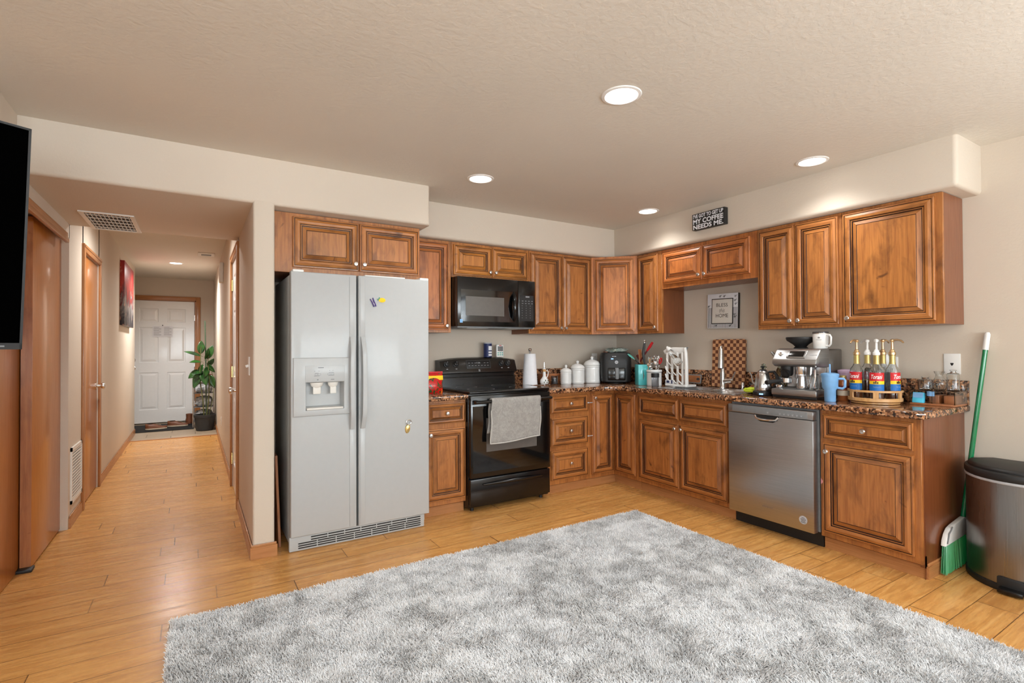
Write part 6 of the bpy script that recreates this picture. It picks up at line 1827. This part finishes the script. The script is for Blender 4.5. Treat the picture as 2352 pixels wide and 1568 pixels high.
rk = thing('shoe_rack', 'narrow grey metal shelf rack behind the potted plant', 'rack', (-3.77, 5.60, 0))
for x in (-.16, .13):
    for y in (-.13, .13):
        mb = MB(); mb.tube([(x, y, 0), (x, y, .80)], .011, 'nickel', 10); mb.build('post', rk)
for z in (.10, .33, .55, .76):
    mb = MB(); mb.box(-.165, .135, -.13, .13, z - .006, z, 'grey'); mb.build('shelf', rk)
for k, (z, h, lb) in enumerate(((.1005, .17, 'bottom-shelf folded grey printed bag in the hallway rack'), (.3305, .16, 'second-shelf folded grey printed bag in the hallway rack'), (.5505, .16, 'third-shelf folded white printed bag in the hallway rack'))):
    t = thing('folded_bag', lb, 'bag', (-3.785, 5.60, z), 0, 'folded bags in the rack'); blob(.24, .22, h, 20 + k, 'bag', amp=.25, freq=3).build('fabric', t)
t = thing('folded_cloth', 'dark maroon and black cloth on the top shelf of the hallway rack', 'cloth', (-3.785, 5.60, .7605))
blob(.24, .22, .09, 31, 'maroon', amp=.5, freq=4).build('fabric', t)

# rubber plant
pp = thing('potted_plant', 'tall rubber plant in a dark grey pot at the end of the hall', 'plant', (-3.775, 5.15, 0))
mb = MB(); mb.lathe([(.10, 0), (.118, .01), (.140, .20), (.146, .205), (.149, .245), (.141, .247), (.134, .21), (0, .205)], 'pot', seg=36); mb.build('pot', pp)
mb = MB(); mb.lathe([(.133, .212), (0, .218)], 'soil', capb=False); mb.build('soil', pp)
mb = MB(); mb.tube([(.02, .02, .2), (.012, .02, 1.0), (-.0, .03, 1.70)], .009, 'stake', 8); mb.build('stake', pp)
mb = MB(); mb.tube([(-.01, -.01, .2), (-.03, -.02, .5), (-.07, -.03, .8), (-.06, -.02, 1.15), (-.05, -.02, 1.30)], [.009, .008, .007, .006, .004], 'stem', 8); mb.build('stem', pp)
mb = MB(); mb.tube([(.02, -.01, .2), (.05, -.03, .45), (.06, -.03, .8), (.04, -.02, 1.05), (.05, -.02, 1.25)], [.008, .007, .006, .005, .004], 'stem', 8); mb.build('stem', pp)
mb = MB(); mb.tube([(.05, -.01, .2), (.11, -.03, .5), (.12, -.03, .75), (.09, -.02, .9)], .005, 'stem', 8); mb.build('stem', pp)


def leaf(base, tip, wd, tilt):
    b = Vector(base); tp = Vector(tip); d = tp - b; L = d.length; d.normalize()
    side = d.cross(Vector((0, -1, 0))).normalized(); side = (side * math.cos(tilt) + d.cross(side) * math.sin(tilt)).normalized(); nr = side.cross(d)
    n = 12; vs = []; fs = []
    for i in range(n + 1):
        u = i / n; w_ = wd * math.sin(PI * min(1, u ** .85)) ** .8
        c = b + d * (L * u) - nr * (.12 * L * u * u) + Vector((0, 0, -.05 * L * u * u))
        for k, q in enumerate((-1, -.5, 0, .5, 1)): vs.append(c + side * (w_ * q) + nr * (abs(q) * w_ * .22))
    for i in range(n):
        for k in range(4): a = i * 5 + k; fs.append((a, a + 1, a + 6, a + 5))
    mb = MB(); mb.tube([b - d * .03, b], .003, 'stem', 5); mb.add(vs, fs, 'leaf'); o = mb.build('leaf', pp)
    md = o.modifiers.new('t', 'SOLIDIFY'); md.thickness = .002


# (base x,z tip x,z) in the plane facing the hall, relative to the pot
for bx, bz, tx, tz, wd, ti, dy in [(-.06, 1.18, -.045, 1.40, .052, .2, -.02), (-.05, 1.15, -.27, 1.25, .03, .7, -.06), (.03, 1.10, .10, 1.33, .055, -.3, -.03), (.0, 1.10, .06, 1.27, .045, .9, -.10),
                                   (-.05, 1.06, -.20, 1.08, .035, 1.0, -.10), (.03, 1.0, .16, 1.11, .042, .5, -.05), (.04, 1.02, .13, .90, .04, .6, -.08), (.03, .98, .0, .83, .05, -.5, -.10),
                                   (-.06, .93, -.22, .83, .055, .4, -.06), (-.05, .93, -.15, .68, .06, .1, -.10), (-.04, .92, .02, .72, .062, -.3, -.13), (.06, .86, .13, .66, .052, .2, -.06),
                                   (-.03, 1.02, -.08, .88, .045, .8, -.05), (-.02, .9, -.17, .90, .04, 1.0, -.1)]:
    leaf((bx, -.01, bz), (min(tx, .125), dy, tz), wd, ti)

# ------------------------------------------------------------------ rug
RX0, RX1, RY0, RY1 = -4.015, -1.075, -3.78, -1.335
rg = thing('rug', 'large light grey shaggy area rug on the wooden floor', 'rug')
mb = MB(); mb.box(RX0, RX1, RY0, RY1, 0.0005, 0.010, 'rugback', bev=.004); mb.build('backing', rg)


def pile():
    rng = np.random.default_rng(5)
    N = 430000
    x = rng.uniform(RX0 + .004, RX1 - .004, N); y = rng.uniform(RY0 + .004, RY1 - .004, N)
    def vn(px, py, sc, seed):
        """smooth value noise"""
        g = np.random.default_rng(seed).random((64, 64))
        fx, fy = px * sc + 31, py * sc + 31
        ix, iy = np.floor(fx).astype(int), np.floor(fy).astype(int); u, v = fx - ix, fy - iy
        u = u * u * (3 - 2 * u); v = v * v * (3 - 2 * v)
        a, b, c, d = g[ix % 64, iy % 64], g[(ix + 1) % 64, iy % 64], g[ix % 64, (iy + 1) % 64], g[(ix + 1) % 64, (iy + 1) % 64]
        return a * (1 - u) * (1 - v) + b * u * (1 - v) + c * (1 - u) * v + d * u * v
    big = .30 * vn(x, y, 4.2, 1) + .36 * vn(x, y, 9, 2) + .34 * vn(x, y, 21, 3)
    ang = 2 * PI * (.4 * vn(x, y, 7, 4) + .7 * vn(x, y, 17, 5)) + rng.normal(0, 1.0, N)
    clump = vn(x, y, 55, 6)
    lean = .35 + .4 * vn(x, y, 3, 7) + rng.normal(0, .22, N)
    L = .024 * (1 + rng.normal(0, .13, N))
    P = np.zeros((N, 4, 3), np.float32)
    dx, dy = np.cos(ang), np.sin(ang)
    cur = np.stack([x, y, np.full(N, .009)], 1)
    P[:, 0] = cur
    for k, f in enumerate((.5, .95, 1.35)):
        th = lean * f
        th = np.clip(th, -1.45, 1.45)
        cur = cur + np.stack([dx * np.sin(th), dy * np.sin(th), np.cos(th)], 1) * (L / 3)[:, None]
        P[:, k + 1] = cur
    hc = bpy.data.hair_curves.new('pile')
    hc.add_curves([4] * N)
    hc.attributes['position'].data.foreach_set('vector', P.reshape(-1))
    ra = hc.attributes.get('radius') or hc.attributes.new('radius', 'FLOAT', 'POINT')
    rr_ = np.tile(np.array([.0016, .0017, .0014, .0006], np.float32), N); ra.data.foreach_set('value', rr_)
    shd = np.clip(.40 + .44 * np.clip((big - .34) * 3.2, 0, 1) + .28 * clump + rng.normal(0, .16, N), 0, 1).astype(np.float32)  # patch term paints pile-lean shading into strand colour, over random yarn tone
    sa = hc.attributes.new('shade', 'FLOAT', 'CURVE'); sa.data.foreach_set('value', shd)
    hc.materials.append(M['pile'])
    o = bpy.data.objects.new('pile', hc); C.objects.link(o); o.parent = rg; o['kind'] = 'stuff'


pile()

# small clear child latches at the drawer bank
for (z, lb) in ((.765, 'tiny clear latch bridging the top drawer and the corner cabinet door'), (.470, 'tiny clear latch beside the middle drawer front')):
    t = thing('cabinet_latch', lb, 'latch', (-.915, BF - .0225, z))
    mb = MB(); mb.box(-.028, -.012, -.006, 0, -.006, .006, 'inklight', bev=.002); mb.build('pad', t)
    mb = MB(); mb.box(-.014, .03, -.0075, -.004, -.003, .003, 'inklight', bev=.001); mb.build('strap', t)
